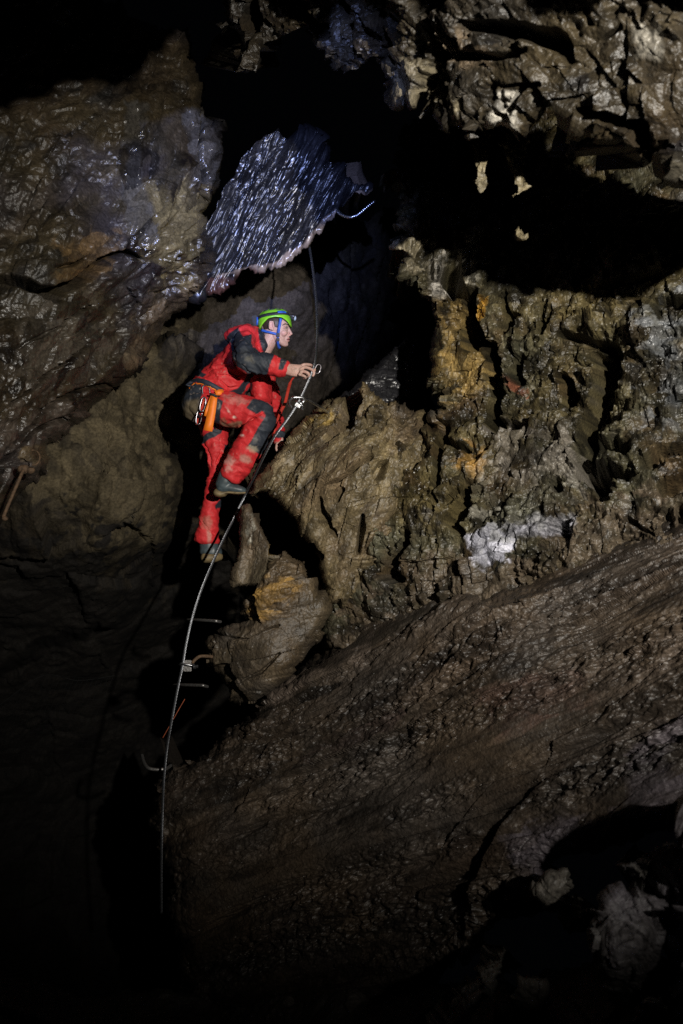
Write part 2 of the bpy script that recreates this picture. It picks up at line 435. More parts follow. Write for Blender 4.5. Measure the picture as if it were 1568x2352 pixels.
# --- overhanging wall on the left
o = rock_sheet('cave_wall_left', [(-220, 20), (150, -40), (330, 40), (430, 60), (452, 150), (466, 205), (478, 262), (530, 275), (522, 340), (512, 420), (478, 470), (468, 500), (488, 560), (490, 600), (476, 650), (440, 690),
     (375, 748), (330, 800), (280, 850), (240, 905), (195, 945), (150, 990), (120, 1030), (106, 1086), (62, 1108), (20, 1160), (-20, 1230), (-220, 1300)],
    [(-200, 100, 3.9), (-200, 600, 3.6), (-200, 1200, 3.5), (0, 200, 4.2), (0, 600, 3.95), (0, 1100, 3.65), (250, 250, 4.55), (250, 560, 4.35), (180, 800, 4.2), (250, 860, 4.5), (440, 200, 4.95), (450, 450, 4.8),
     (440, 660, 4.95), (330, 760, 4.8), (100, 1050, 3.95), (100, 690, 4.05)],
    seed=23, crisp=False, rnd=(34, .35), skirt=.9, edge=3.5, big=.10, f1=(2.2, .04), f2=(6.5, .026), f3=(17, .018), fine=(36, .005), folia=((80, 1040, 3.9), (430, 690, 4.92)), stretch=.5, rough=(.04, 4), pits=.012, hollow=(.03, 3),
    pal=((0.0292, 0.0206, 0.0119), (0.0269, 0.0210, 0.0119), (0.0224, 0.0188, 0.0187), (0.0215, 0.0193, 0.0168)), mottle=.85, wet=.4,
    cracks=[([(-60, 640, 14), (40, 648, 16), (90, 668, 20), (125, 680, 24), (180, 648, 16), (240, 600, 14), (290, 578, 9), (330, 600, 5)], .28),
            ([(200, 590, 4), (170, 605, 9), (120, 615, 4)], .08), ([(470, 240, 3), (462, 330, 5), (474, 420, 10), (468, 460, 8)], .14),
            ([(300, 905, 4), (240, 880, 5), (170, 900, 6), (110, 940, 5)], .06), ([(40, 800, 4), (120, 760, 5), (210, 700, 4)], .05), ([(0, 960, 3), (90, 880, 5), (200, 790, 4)], .06),
            ([(290, 660, 3), (320, 700, 4), (310, 760, 3)], .06), ([(20, 1060, 6), (100, 985, 7), (150, 960, 5)], .08), ([(60, 1000, 4), (130, 930, 5)], .06)],
    bulges=[(120, 600, 130, .18), (380, 560, 90, .10), (60, 860, 140, .08), (330, 330, 120, .08)],
    patches=[([(330, 420), (480, 440), (485, 560), (420, 640), (330, 600)], (.085, .066, .03), 40, .8), ([(130, 560), (260, 540), (240, 620), (130, 640)], (.09, .055, .022), 25, .6),
             ([(0, 700), (200, 700), (250, 800), (60, 900), (0, 850)], (.045, .038, .03), 50, .6), ([(0, 1000), (140, 900), (200, 940), (100, 1080), (0, 1100)], (.05, .04, .034), 40, .5),
             ([(300, 760), (470, 640), (440, 700), (250, 880)], (.08, .058, .035), 25, .6), ([(60, 1035), (110, 1030), (104, 1060), (70, 1060)], (.06, .042, .02), 14, .6),
             ([(285, 240), (330, 240), (335, 400), (360, 560), (310, 560), (285, 400)], (.035, .033, .03), 14, .7), ([(430, 240), (530, 270), (515, 430), (450, 420)], (.035, .033, .03), 14, .6)],
    wets=[([(280, 230), (335, 230), (345, 400), (370, 600), (300, 600), (280, 380)], .75, 14), ([(425, 230), (540, 260), (520, 430), (480, 460), (430, 380)], .8, 14), ([(330, 500), (480, 480), (440, 660), (330, 700)], .35, 40),
          ([(0, 720), (240, 720), (200, 900), (0, 1100)], .3, 40)])
tag(o, kind='structure')

# --- black flowstone curtain, streaming wet
o = rock_sheet('wet_flowstone_slab', [(440, 540), (478, 480), (505, 420), (535, 372), (560, 335), (600, 300), (640, 290), (676, 312), (706, 316), (735, 345), (772, 368), (800, 402), (825, 415), (856, 428), (826, 452), (795, 478), (760, 508), (735, 528), (700, 560), (660, 592), (620, 615), (560, 632), (490, 668), (445, 690), (430, 600)],
    [(480, 500, 5.06), (560, 400, 5.02), (640, 300, 4.98), (850, 430, 5.2), (740, 520, 5.14), (620, 610, 5.12), (500, 640, 5.08), (660, 470, 5.08)],
    step=2.0, seed=37, crisp=False, rnd=(10, .05), skirt=.8, edge=7, big=.07, f1=(3.0, .10), f2=(9, .030), f3=(26, .011), fine=(50, .005), folia=62, stretch=.13, flow=True, rough=(.20, 4.5), pits=.004, hollow=(.05, 5),
    pal=((.006, .006, .007), (.010, .0095, .011), (.015, .0135, .014)), mottle=.4, wet=.85, mat=M_WET,
    wets=[([(470, 520), (520, 420), (560, 440), (520, 620), (470, 640)], -.5, 20), ([(600, 330), (640, 330), (620, 500), (580, 560)], -.45, 18), ([(720, 380), (760, 400), (720, 500), (690, 520)], -.4, 18)],
    patches=[([(500, 636, 9), (600, 616, 9), (662, 588, 10), (738, 522, 12), (800, 470, 8), (850, 432, 5)], (.17, .13, .10), 8, 1.0), ([(470, 640), (600, 618), (560, 650), (470, 690)], (.07, .03, .022), 8, .8)])
tag(o, kind='structure')

# --- right-hand wall: broken upper face and streaked slope
o = rock_sheet('cave_wall_right', [(905, 300), (1100, 150), (1800, 60), (1800, 1500), (1300, 1560), (900, 1600), (745, 1480), (752, 1400), (735, 1300), (800, 1200), (880, 1060), (1000, 985), (1018, 930), (1006, 880), (998, 800), (985, 740), (960, 690), (935, 655), (900, 628), (902, 606), (925, 600), (905, 572), (890, 546), (925, 552)],
    [(900, 350, 6.6), (1300, 250, 5.8), (1700, 200, 5.2), (905, 545, 4.75), (1000, 700, 4.62), (1020, 900, 4.6), (1200, 700, 4.35), (1500, 640, 3.95), (1780, 700, 3.6), (1200, 1000, 4.2), (1560, 1000, 3.75), (1780, 1000, 3.4),
     (820, 1300, 4.55), (1120, 1260, 4.0), (1560, 1200, 3.5), (900, 1600, 4.4), (1300, 1560, 3.8), (1780, 1480, 3.3)],
    seed=45, rnd=(26, .22), skirt=1.0, edge=5, big=.10, f1=(2.8, .05), f2=(8.5, .042), f3=(19, .028), fine=(48, .010), rough=(.03, 6), pits=.02, hollow=(.09, 3.6),
    bands=[(z8((680, 840, 60), (900, 900, 90), (880, 1040, 70)), -.7), (z8((1120, 360, 30), (1260, 370, 30)), -.8)],
    pal=((0.0656, 0.0511, 0.0211), (0.0514, 0.0485, 0.0301), (0.0536, 0.0350, 0.0160), (0.0443, 0.0391, 0.0311)), mottle=1.1, wet=.3,
    cracks=[(z8((560, 180), (608, 168), (606, 300), (655, 380), (682, 420), (640, 455), (588, 462), (545, 380), (538, 300)), 1.1),
            (z8((452, 110), (545, 30), (545, 205), (482, 218)), .9),
            (z8((700, 440, 16), (692, 600, 20), (712, 690, 16), (690, 830, 12)), .45), (z8((815, 500, 20), (825, 590, 18)), .2),
            (z8((1010, 385, 10), (1100, 402, 14), (1235, 430, 12)), .2), (z8((1150, 470, 12), (1220, 500, 34), (1240, 570, 40), (1205, 650, 30), (1190, 760, 30), (1130, 850, 30), (1100, 940, 30)), .3),
            (z8((1085, 960), (1240, 955), (1385, 1030), (1260, 1040), (1228, 1080), (1262, 1120), (1180, 1132), (1165, 1082), (1080, 1050)), .45),
            (z8((1018, 585, 18), (1052, 655, 26), (1000, 725, 16)), .3), (z8((1415, 985, 20), (1490, 930, 24), (1600, 900, 20)), .15), (z8((1490, 1090, 22), (1600, 1080, 30)), .15), (z8((1555, 1180, 16), (1570, 1290, 22)), .3),
            (z8((480, 800, 14), (452, 900, 12), (440, 1050, 10), (432, 1180, 8)), .25), (z8((470, 865, 14), (530, 895, 16), (570, 905, 6)), .2),
            (z8((572, 1070, 14), (572, 1170, 20), (505, 1230, 22), (545, 1290, 12)), .3), (z8((310, 1330, 14), (245, 1420, 24), (222, 1480, 22), (290, 1512, 12)), .3),
            (z8((100, 1190, 6), (90, 1300, 8), (78, 1400, 6)), .15), (z8((930, 250, 8), (920, 380, 8), (970, 250, 4)), .1), (z8((765, 190, 6), (765, 290, 8), (820, 300, 4)), .1), (z8((770, 310, 14), (765, 360, 14)), .15),
            (z8((690, 800, 10), (810, 800, 10), (845, 795, 4)), .12), (z8((1440, 230, 8), (1560, 250, 14)), .15), (z8((1180, 880, 20), (1300, 890, 24)), .25), (z8((980, 1060, 16), (1000, 1090, 14)), .15),
            (z8((400, 400), (440, 520), (440, 640), (470, 760), (380, 700), (380, 450)), .25),
            ([(1440, 1190, 8), (1500, 1230, 6)], .08), ([(1200, 1560, 10), (1270, 1590, 8)], .08)],
    patches=[([(700, 1500), (860, 1380), (1000, 1310), (1150, 1280), (1300, 1200), (1600, 1110), (1600, 1400), (900, 1600)], (.055, .042, .028), 60, .85), (z8((570, 1310), (690, 1260), (800, 1320), (740, 1420), (640, 1480), (600, 1420)), WHITE, 12, 1.3), (z8((780, 1290, 22), (900, 1250, 30), (1030, 1220, 26)), (.26, .26, .3), 8, .7),
             (z8((610, 1200, 20), (700, 1160, 22)), PALE, 8, .8), (z8((540, 900), (650, 905), (620, 1000), (560, 1010), (510, 960)), OCHRE, 20, 1.0), (z8((610, 180), (655, 210), (660, 300), (620, 330)), (.24, .13, .02), 12, .9),
             (z8((460, 220), (530, 220), (560, 440), (680, 470), (640, 600), (520, 640), (440, 540)), (.20, .135, .045), 30, .75), (z8((400, 20), (500, 0), (470, 220), (420, 200)), (.30, .28, .25), 16, .8), (z8((220, 0), (520, 20), (440, 110), (300, 90)), (.22, .19, .13), 25, .7),
             (z8((540, -20), (640, 0), (620, 110), (560, 160)), PALE, 20, .7), (z8((1390, 300), (1568, 250), (1568, 800), (1420, 760)), BLUEGREY, 60, .7), (z8((790, 600, 22), (820, 640, 20)), RUST, 8, 1.0),
             (z8((680, 780), (900, 840), (1100, 800), (1080, 1000), (880, 1080), (690, 960)), (.09, .08, .068), 50, .7), (z8((600, 1080), (1000, 1120), (1050, 1220), (640, 1260)), (.06, .06, .045), 40, .5)],
    wets=[(z8((250, 980), (400, 950), (380, 1130), (280, 1150)), .5, 20), (z8((1390, 300), (1568, 250), (1568, 800), (1420, 760)), .3, 40)])
tag(o, kind='structure')

o = rock_sheet('rock_slope', [(1800, 1060), (1800, 2010), (1640, 1965), (1568, 1912), (1460, 1915), (1340, 1950), (1268, 1990), (1200, 2075), (1120, 2140), (1010, 2240), (900, 2400), (560, 2420), (400, 2250), (385, 2000), (352, 1900), (338, 1812), (372, 1780), (440, 1735), (520, 1690), (575, 1640),
      (660, 1560), (735, 1490), (770, 1440), (850, 1395), (940, 1362), (1000, 1355), (1060, 1362), (1120, 1350), (1200, 1312), (1320, 1255), (1450, 1210), (1568, 1165)],
    [(800, 1440, 4.62), (1100, 1330, 4.1), (1560, 1180, 3.62), (1780, 1080, 3.4), (1560, 1270, 3.35), (1100, 1400, 3.85), (600, 1650, 4.75), (360, 1810, 4.9), (900, 1600, 4.1), (1300, 1600, 3.4), (1700, 1600, 2.85), (450, 2200, 4.7), (800, 2000, 4.0), (1100, 2000, 3.5), (1500, 1880, 2.85), (900, 2350, 3.9)],
    seed=49, rnd=(60, .36), skirt=.6, edge=14, big=.05, mix=.62, f1=(2.6, .035), f2=(9, .030), f3=(24, .008), fine=(54, .010), folia=((620, 1660, 4.72), (1400, 1250, 3.52)), stretch=.12, warp=.06, rough=(.03, 6.0), pits=.005, hollow=(.05, 4.5),
    bands=[([(560, 1700, 12), (800, 1540, 22), (950, 1450, 18), (1150, 1330, 16)], .7), ([(540, 1790, 16), (700, 1690, 26), (900, 1590, 28), (1150, 1440, 28), (1400, 1350, 26)], .8), ([(620, 1850, 18), (900, 1720, 30), (1200, 1570, 30), (1568, 1420, 30)], .8),
           ([(1100, 1650, 26), (1300, 1570, 44), (1450, 1520, 50), (1620, 1450, 46)], 1.0), ([(900, 1880, 26), (1200, 1750, 34), (1400, 1650, 40), (1620, 1540, 44)], .9), ([(1250, 1810, 36), (1450, 1740, 60), (1620, 1680, 60)], 1.1),
           ([(600, 2080, 40), (860, 1990, 40), (1080, 1930, 30)], .8), ([(560, 2200, 40), (800, 2120, 50), (900, 2060, 40)], .9), ([(1010, 2170, 50), (1090, 2060, 50), (1200, 2010, 30)], 1.0),
           ([(620, 1640, 16), (860, 1480, 20)], -.8), ([(640, 1760, 12), (860, 1620, 14), (1000, 1540, 14)], -.7), ([(1150, 1780, 60), (1350, 1690, 50)], -.7), ([(1420, 1850, 50), (1600, 1770, 50)], -.6)],
    pal=((0.0438, 0.0314, 0.0204), (0.0376, 0.0306, 0.0247), (0.0333, 0.0229, 0.0153), (0.0245, 0.0195, 0.0145)), mottle=.8, wet=.25,
    patches=[([(1100, 1580), (1300, 1560), (1350, 1640), (1150, 1680)], (.045, .026, .02), 50, .5), ([(1340, 1560), (1568, 1480), (1568, 1620), (1400, 1700)], (.058, .045, .035), 50, .5),
             ([(1380, 1760), (1568, 1640), (1568, 1900), (1420, 1880)], (.058, .05, .058), 40, .7), ([(1180, 1930), (1330, 1860), (1400, 1900), (1240, 2000)], (.058, .05, .058), 30, .7), ([(560, 1680, 22), (760, 1520, 26), (860, 1470, 22)], (.075, .058, .046), 8, .6),
             ([(700, 1750, 20), (900, 1640, 20)], (.03, .02, .017), 8, .6)])
tag(o, kind='structure')

# --- ceiling close above the camera
o = rock_sheet('cave_ceiling', [(480, -60), (500, 60), (528, 90), (545, 180), (585, 192), (600, 120), (690, 95), (740, 130), (790, 190), (850, 150), (880, 215), (905, 245), (960, 238), (1010, 268), (1060, 280), (1085, 312), (1110, 268), (1130, 300), (1190, 318), (1235, 262), (1262, 250), (1330, 285),
      (1420, 330), (1490, 392), (1488, 320), (1515, 310), (1530, 385), (1555, 425), (1640, 440), (1800, 500), (1800, -500), (900, -500), (480, -350)],
    [(500, 150, 4.3), (700, 110, 3.9), (900, 240, 3.35), (1190, 330, 2.95), (1480, 410, 2.75), (1780, 480, 2.6), (500, -100, 4.0), (700, -100, 3.5), (1000, -50, 2.95), (1300, 0, 2.65), (1568, 0, 2.4), (1780, 0, 2.2), (700, -500, 2.6), (1100, -500, 2.1), (1700, -500, 1.7), (1150, 180, 2.85), (1450, 220, 2.6)],
    step=2.6, seed=58, rnd=(24, .2), skirt=.8, edge=4.0, big=.12, f1=(3.0, .06), f2=(8.5, .045), f3=(18, .030), fine=(46, .010), folia=-28, stretch=.5, pal=((0.0297, 0.0219, 0.0103), (0.0196, 0.0164, 0.0120), (0.0193, 0.0131, 0.0062), (0.0106, 0.0078, 0.0046)), mottle=.8, wet=.25, rough=(.04, 5), pits=.02, hollow=(.16, 3.6),
    cracks=[([(980, 20, 14), (1000, 110, 22), (1010, 150, 14)], .25), ([(1080, 60, 16), (1180, 60, 24), (1290, 90, 30), (1310, 130, 14)], .3), ([(1040, 130, 10), (1150, 130, 12), (1210, 110, 10)], .2), ([(1170, 260, 10), (1185, 220, 12), (1200, 200, 8)], .2),
            ([(1330, 250, 8), (1400, 260, 26), (1470, 280, 26), (1480, 330, 18)], .35), ([(1150, 200, 6), (1240, 190, 8)], .1), ([(1380, 90, 10), (1420, 60, 8)], .12), ([(1270, 290, 5), (1370, 300, 8)], .12), ([(1500, 330, 10), (1515, 420, 10)], .2),
            ([(860, 30, 12), (880, 100, 16), (850, 140, 12)], .25), ([(640, 0, 30), (680, 60, 22), (740, 80, 14)], .3), ([(560, -20, 24), (560, 100, 18)], .3), ([(800, 60, 16), (760, 20, 20)], .25)],
    patches=[([(1130, 210), (1190, 200), (1185, 290), (1130, 295)], (.30, .28, .24), 14, .9), ([(1205, 205), (1250, 210), (1240, 250), (1205, 250)], (.22, .2, .16), 14, .8), ([(900, 150), (1000, 140), (1050, 250), (920, 240)], (.16, .135, .085), 30, .6),
             ([(1470, 70), (1510, 70), (1510, 140), (1470, 130)], (.13, .12, .1), 18, .7), ([(1530, 300), (1620, 320), (1600, 440), (1540, 430)], (.12, .105, .075), 25, .7), ([(980, 90), (1120, 100), (1140, 150), (1000, 150)], (.11, .08, .05), 25, .6)])
tag(o, kind='structure')

# --- the same ceiling nearer to the camera, above the picture
o = rock_sheet('cave_ceiling_near', [(-500, 0), (0, -60), (200, -100), (370, -115), (480, -150), (610, -135), (700, -190), (800, -280), (900, -480), (900, -1100), (-500, -1100)],
    [(-400, -150, 1.9), (370, -195, 2.1), (610, -185, 2.5), (800, -330, 2.5), (-300, -900, 1.2), (800, -900, 1.4)], step=6, seed=62, rnd=(40, .2), skirt=.6, edge=8, f1=(3, .06), f2=(8, .03), pal=((.08, .07, .05), (.07, .065, .06)))
tag(o, kind='structure')

# --- floor of the shaft, mostly lost in darkness
o = rock_sheet('cave_floor', [(-400, 2150), (200, 2250), (700, 2300), (1100, 2250), (1700, 2150), (2100, 2300), (2100, 3400), (-500, 3400)],
    [(-300, 2200, 4.6), (500, 2320, 4.6), (1000, 2300, 3.6), (1600, 2200, 2.7), (-300, 2800, 2.6), (600, 2800, 2.5), (1600, 2800, 1.9), (-300, 3400, 1.7), (600, 3400, 1.6), (1700, 3400, 1.4)],
    step=7, seed=66, rnd=(20, .1), skirt=.2, pal=((.05, .042, .035), (.06, .05, .04)), mottle=.5)
tag(o, kind='structure')
# ------------------------------------------------------------------ single blocks
def boulder(name, label, *a, **k):
    o = rock_sheet(name, *a, **k); return tag(o, label, 'rock')

boulder('rock_ledge', 'large olive brown rock ledge with a pointed left tip beside the climber\'s knee',
    z9((92, 712), (150, 620), (260, 480), (400, 320), (500, 200), (620, 92), (700, 40), (760, 20), (850, 30), (880, -40), (930, -96), (985, -92), (1030, -40), (1100, 10), (1250, 40), (1350, 100), (1400, 180), (1420, 300), (1440, 480), (1400, 700), (1300, 900), (1180, 1100), (1080, 1260), (950, 1420), (800, 1560), (700, 1500), (660, 1400), (640, 1290), (610, 1190), (540, 1080), (475, 960), (400, 860), (330, 795), (200, 722), (120, 745)),
    z9((100, 700, 4.78), (400, 320, 4.85), (620, 90, 4.95), (930, -60, 4.85), (1350, 120, 4.72), (1400, 600, 4.56), (900, 500, 4.42), (500, 600, 4.6), (600, 1000, 4.5), (1000, 1100, 4.46), (800, 1500, 4.5), (300, 700, 4.68)),
    step=2.1, seed=71, rnd=(22, .16), skirt=.8, edge=2.2, big=.05, f1=(2.6, .03), f2=(8, .016), f3=(20, .022), fine=(44, .009), folia=60, stretch=.5, warp=.15, rough=(.03, 5), pits=.012, hollow=(.03, 4), pal=((.13, .10, .05), (.10, .076, .04), (.09, .064, .036), (.065, .05, .034)), mottle=.8, wet=.2,
    cracks=[(z9((885, 0, 20), (800, 180, 24), (700, 300, 12), (590, 370, 5)), .22), (z9((1000, 440, 8), (860, 540, 7), (760, 610, 6), (640, 660, 5)), .08), (z9((1080, 500, 12), (1050, 570, 20), (1110, 480, 6)), .12), (z9((630, 760, 8), (640, 880, 14), (700, 980, 14), (740, 1030, 8)), .12),
            (z9((940, 880, 6), (925, 1000, 9), (905, 1150, 7)), .12), (z9((1410, 280, 14), (1440, 400, 18), (1450, 520, 14)), .2), (z9((1310, 660, 6), (1300, 800, 8)), .08), (z9((780, 690, 8), (760, 770, 6)), .08), (z9((700, 290, 6), (640, 330, 4)), .05), (z9((560, 1100, 8), (640, 1180, 8)), .08)],
    patches=[(z9((560, 170), (640, 120), (710, 130), (690, 210), (600, 230)), (.24, .16, .04), 14, .8), (z9((1240, 560), (1340, 560), (1340, 660), (1260, 660)), (.2, .18, .2), 14, .6), (z9((300, 430), (560, 380), (520, 500), (300, 560)), (.22, .17, .10), 24, .6)],
    wets=[(z9((1240, 540), (1350, 540), (1350, 700), (1260, 680)), .6, 14)])
boulder('wedged_stone', 'tall narrow pale brown stone directly under the ledge tip',
    z9((30, 860), (60, 815), (112, 798), (152, 880), (232, 1000), (290, 1080), (280, 1180), (250, 1300), (200, 1400), (60, 1420), (-10, 1390), (12, 1250), (28, 1100)),
    z9((60, 830, 4.72), (200, 1000, 4.62), (340, 1110, 4.6), (0, 1380, 4.7), (200, 1380, 4.56)), step=2.1, seed=81, rnd=(14, .12), skirt=.4, edge=1.6, big=.04, f1=(4, .05), f2=(9, .018), f3=(20, .012), fine=(46, .007), rough=(.015, 6), pits=.003, folia=70, stretch=.45,
    pal=((0.0960, 0.0800, 0.0480), (0.0880, 0.0640, 0.0400), (0.0640, 0.0528, 0.0400)), mottle=.45, patches=[(z9((60, 900), (130, 860), (150, 1000), (80, 1060)), (.25, .24, .2), 12, .7), (z9((240, 1050), (290, 1090), (270, 1160)), (.12, .08, .03), 8, .8)])
boulder('ochre_boulder', 'brown boulder with a bright ochre patch, in the stack under the ledge',
    z9((60, 1440), (160, 1340), (210, 1230), (300, 1140), (350, 1112), (430, 1150), (540, 1182), (562, 1250), (612, 1375), (590, 1440), (600, 1560), (560, 1660), (300, 1700), (80, 1690), (20, 1600)),
    z9((220, 1240, 4.6), (360, 1120, 4.62), (540, 1200, 4.58), (600, 1400, 4.52), (60, 1450, 4.6), (320, 1420, 4.42), (60, 1680, 4.6), (560, 1660, 4.5)), step=2.1, seed=83, rnd=(18, .14), skirt=.4, edge=1.8, big=.05, f1=(4, .05), f2=(9, .018), f3=(20, .012), fine=(46, .007), rough=(.015, 6), pits=.003, folia=15, stretch=.5,
    pal=((0.0680, 0.0504, 0.0284), (0.0723, 0.0488, 0.0265), (0.0637, 0.0520, 0.0378)), mottle=.6, patches=[(z9((230, 1420), (350, 1340), (460, 1400), (440, 1480), (300, 1530), (160, 1560), (120, 1620), (80, 1560)), (.21, .125, .035), 20, .85)])
boulder('rounded_boulder', 'rounded dull brown boulder at the foot of the stack, above the streaked slope',
    [(482, 1480), (510, 1450), (545, 1438), (600, 1420), (660, 1390), (705, 1372), (745, 1366), (757, 1400), (735, 1450), (704, 1490), (680, 1530), (630, 1570), (585, 1615), (545, 1632), (515, 1612), (495, 1560), (478, 1520)],
    [(485, 1500, 4.62), (560, 1440, 4.52), (740, 1370, 4.5), (620, 1500, 4.36), (540, 1620, 4.55), (700, 1480, 4.45)], step=2.1, seed=87, rnd=(26, .2), skirt=.4, edge=2.2, big=.05, f1=(3.6, .06), f2=(8, .026), f3=(20, .012), fine=(46, .007), rough=(.015, 6), pits=.003, folia=25, stretch=.5,
    pal=((0.0618, 0.0465, 0.0270), (0.0578, 0.0405, 0.0227), (0.0618, 0.0495, 0.0367)), mottle=.6, cracks=[([(490, 1460, 3), (560, 1470, 4), (640, 1440, 3)], .04), ([(560, 1560, 3), (600, 1540, 5), (640, 1500, 3)], .05)])
boulder('wet_ridge', 'thin dark wet ridge of rock rising behind the ledge',
    [(690, 985), (735, 940), (785, 905), (830, 868), (880, 818), (932, 772), (960, 790), (960, 900), (900, 950), (800, 1020), (700, 1060)],
    [(700, 980, 5.6), (930, 780, 5.7), (950, 900, 5.5), (720, 1040, 5.5), (830, 880, 5.5)], step=2.2, seed=91, rnd=(14, .15), skirt=.4, edge=1.6, big=.03, f1=(6, .02), f2=(14, .012), f3=(30, .006), fine=(60, .004), pal=(BLACKWET, (.025, .024, .026)), wet=.75, mat=M_WET)
boulder('fallen_block', 'upright dark grey block in the bottom right corner of the cave',
    [(1372, 2120), (1392, 2075), (1430, 2050), (1470, 2040), (1500, 2065), (1515, 2120), (1516, 2200), (1500, 2260), (1440, 2300), (1400, 2290), (1385, 2220)],
    [(1380, 2100, 2.5), (1510, 2080, 2.5), (1450, 2180, 2.36), (1400, 2290, 2.5), (1500, 2270, 2.5)], step=2.3, seed=101, rnd=(16, .12), skirt=.4, edge=2.2, f1=(5, .03), f2=(11, .012), f3=(26, .005), pal=((0.1116, 0.1031, 0.0858), (0.0945, 0.0858, 0.0988), (0.0773, 0.0687, 0.0602)))
boulder('fallen_block', 'long low grey slab lying on the dark floor at the bottom',
    [(1000, 2350), (1030, 2290), (1080, 2240), (1130, 2190), (1165, 2165), (1162, 2205), (1140, 2250), (1100, 2300), (1060, 2345), (1020, 2390)],
    [(1010, 2350, 2.8), (1160, 2180, 3.0), (1090, 2280, 2.75), (1140, 2240, 2.85)], step=2.3, seed=103, rnd=(14, .1), skirt=.3, edge=2.2, f1=(5, .03), f2=(11, .014), f3=(26, .006), pal=((0.0945, 0.0858, 0.0730), (0.0858, 0.0816, 0.0773)))
boulder('fallen_block', 'small pale stone on the very bottom edge at the right',
    [(1445, 2310), (1480, 2285), (1525, 2290), (1545, 2320), (1520, 2352), (1470, 2372), (1450, 2345)],
    [(1450, 2320, 2.2), (1540, 2310, 2.2), (1500, 2320, 2.1), (1480, 2365, 2.2)], step=2.3, seed=105, rnd=(12, .1), skirt=.3, edge=1.6, f1=(6, .03), f2=(13, .01), f3=(26, .004), pal=((0.1202, 0.1158, 0.1116), (0.1031, 0.0988, 0.0945)))
boulder('fallen_block', 'knobbly rubble heap right of the tall block, against the frame edge',
    [(1400, 1985), (1450, 1950), (1500, 1920), (1600, 1900), (1700, 1940), (1700, 2400), (1580, 2420), (1540, 2300), (1530, 2150), (1525, 2080), (1480, 2020), (1430, 2010)],
    [(1420, 1990, 2.65), (1600, 1920, 2.4), (1690, 2100, 2.2), (1560, 2380, 2.3), (1530, 2060, 2.55)], step=2.4, seed=107, rnd=(24, .2), skirt=.4, edge=5, f1=(4.5, .06), f2=(9, .05), f3=(22, .016), pal=((0.0858, 0.0730, 0.0644), (0.0945, 0.0858, 0.0988), (0.0687, 0.0644, 0.0516)), mottle=.8)
for k, (poly, dep, lab) in enumerate((
    ([(1232, 2040), (1262, 2012), (1300, 2005), (1322, 2022), (1300, 2060), (1258, 2078)], 2.95, 'small rough stone just under the slope edge, left of the upright block'),
    ([(1318, 2092), (1340, 2070), (1362, 2084), (1358, 2122), (1330, 2130)], 2.75, 'fist-sized stone between the slope edge and the upright block'),
    ([(1178, 2262), (1205, 2225), (1240, 2232), (1252, 2275), (1215, 2310), (1184, 2300)], 2.8, 'dark chunk of rubble right of the long low slab'))):
    cx = sum(p[0] for p in poly) / len(poly); cy = sum(p[1] for p in poly) / len(poly)
    boulder('fallen_block', lab, poly, [(cx - 40, cy - 40, dep + .03), (cx + 40, cy - 40, dep), (cx, cy + 40, dep), (cx, cy, dep - .04)], step=2.2, seed=121 + k, rnd=(12, .1), skirt=.3, edge=2.5, f1=(6, .04), f2=(13, .02), f3=(26, .008), pal=((0.0972, 0.0875, 0.0729), (0.0778, 0.0680, 0.0583)))
for k, (poly, dep, back, lab) in enumerate((
    ([(1072, 290), (1135, 290), (1128, 380), (1122, 428), (1112, 440), (1098, 446), (1086, 432), (1080, 380)], 3.26, .3, 'left rock fang behind the ceiling edge, only its tip catching light'),
    ([(1145, 310), (1222, 310), (1214, 380), (1205, 408), (1204, 454), (1190, 440), (1182, 428), (1166, 406), (1156, 370)], 3.26, .3, 'right rock fang behind the ceiling edge, only its tip catching light'),
    ([(1184, 530), (1197, 528), (1208, 545), (1196, 548)], 3.7, .9, 'tiny lit rock chip low in the dark gap, just above the right wall'))):
    cx = sum(p[0] for p in poly) / len(poly); cy = sum(p[1] for p in poly) / len(poly)
    boulder('outcrop', lab, poly, [(cx - 20, cy - 20, dep + .02), (cx + 20, cy - 20, dep), (cx, cy + 20, dep), (cx, cy, dep - .03)], step=1.3, seed=111 + k, rnd=(8, .06), skirt=back, tuck=.01, edge=.8, f1=(8, .012), f2=(18, .008), f3=(30, .004), pal=((.17, .14, .08), (.12, .10, .06)))
print('rock triangles', sum(ROCKS.values()), ROCKS)
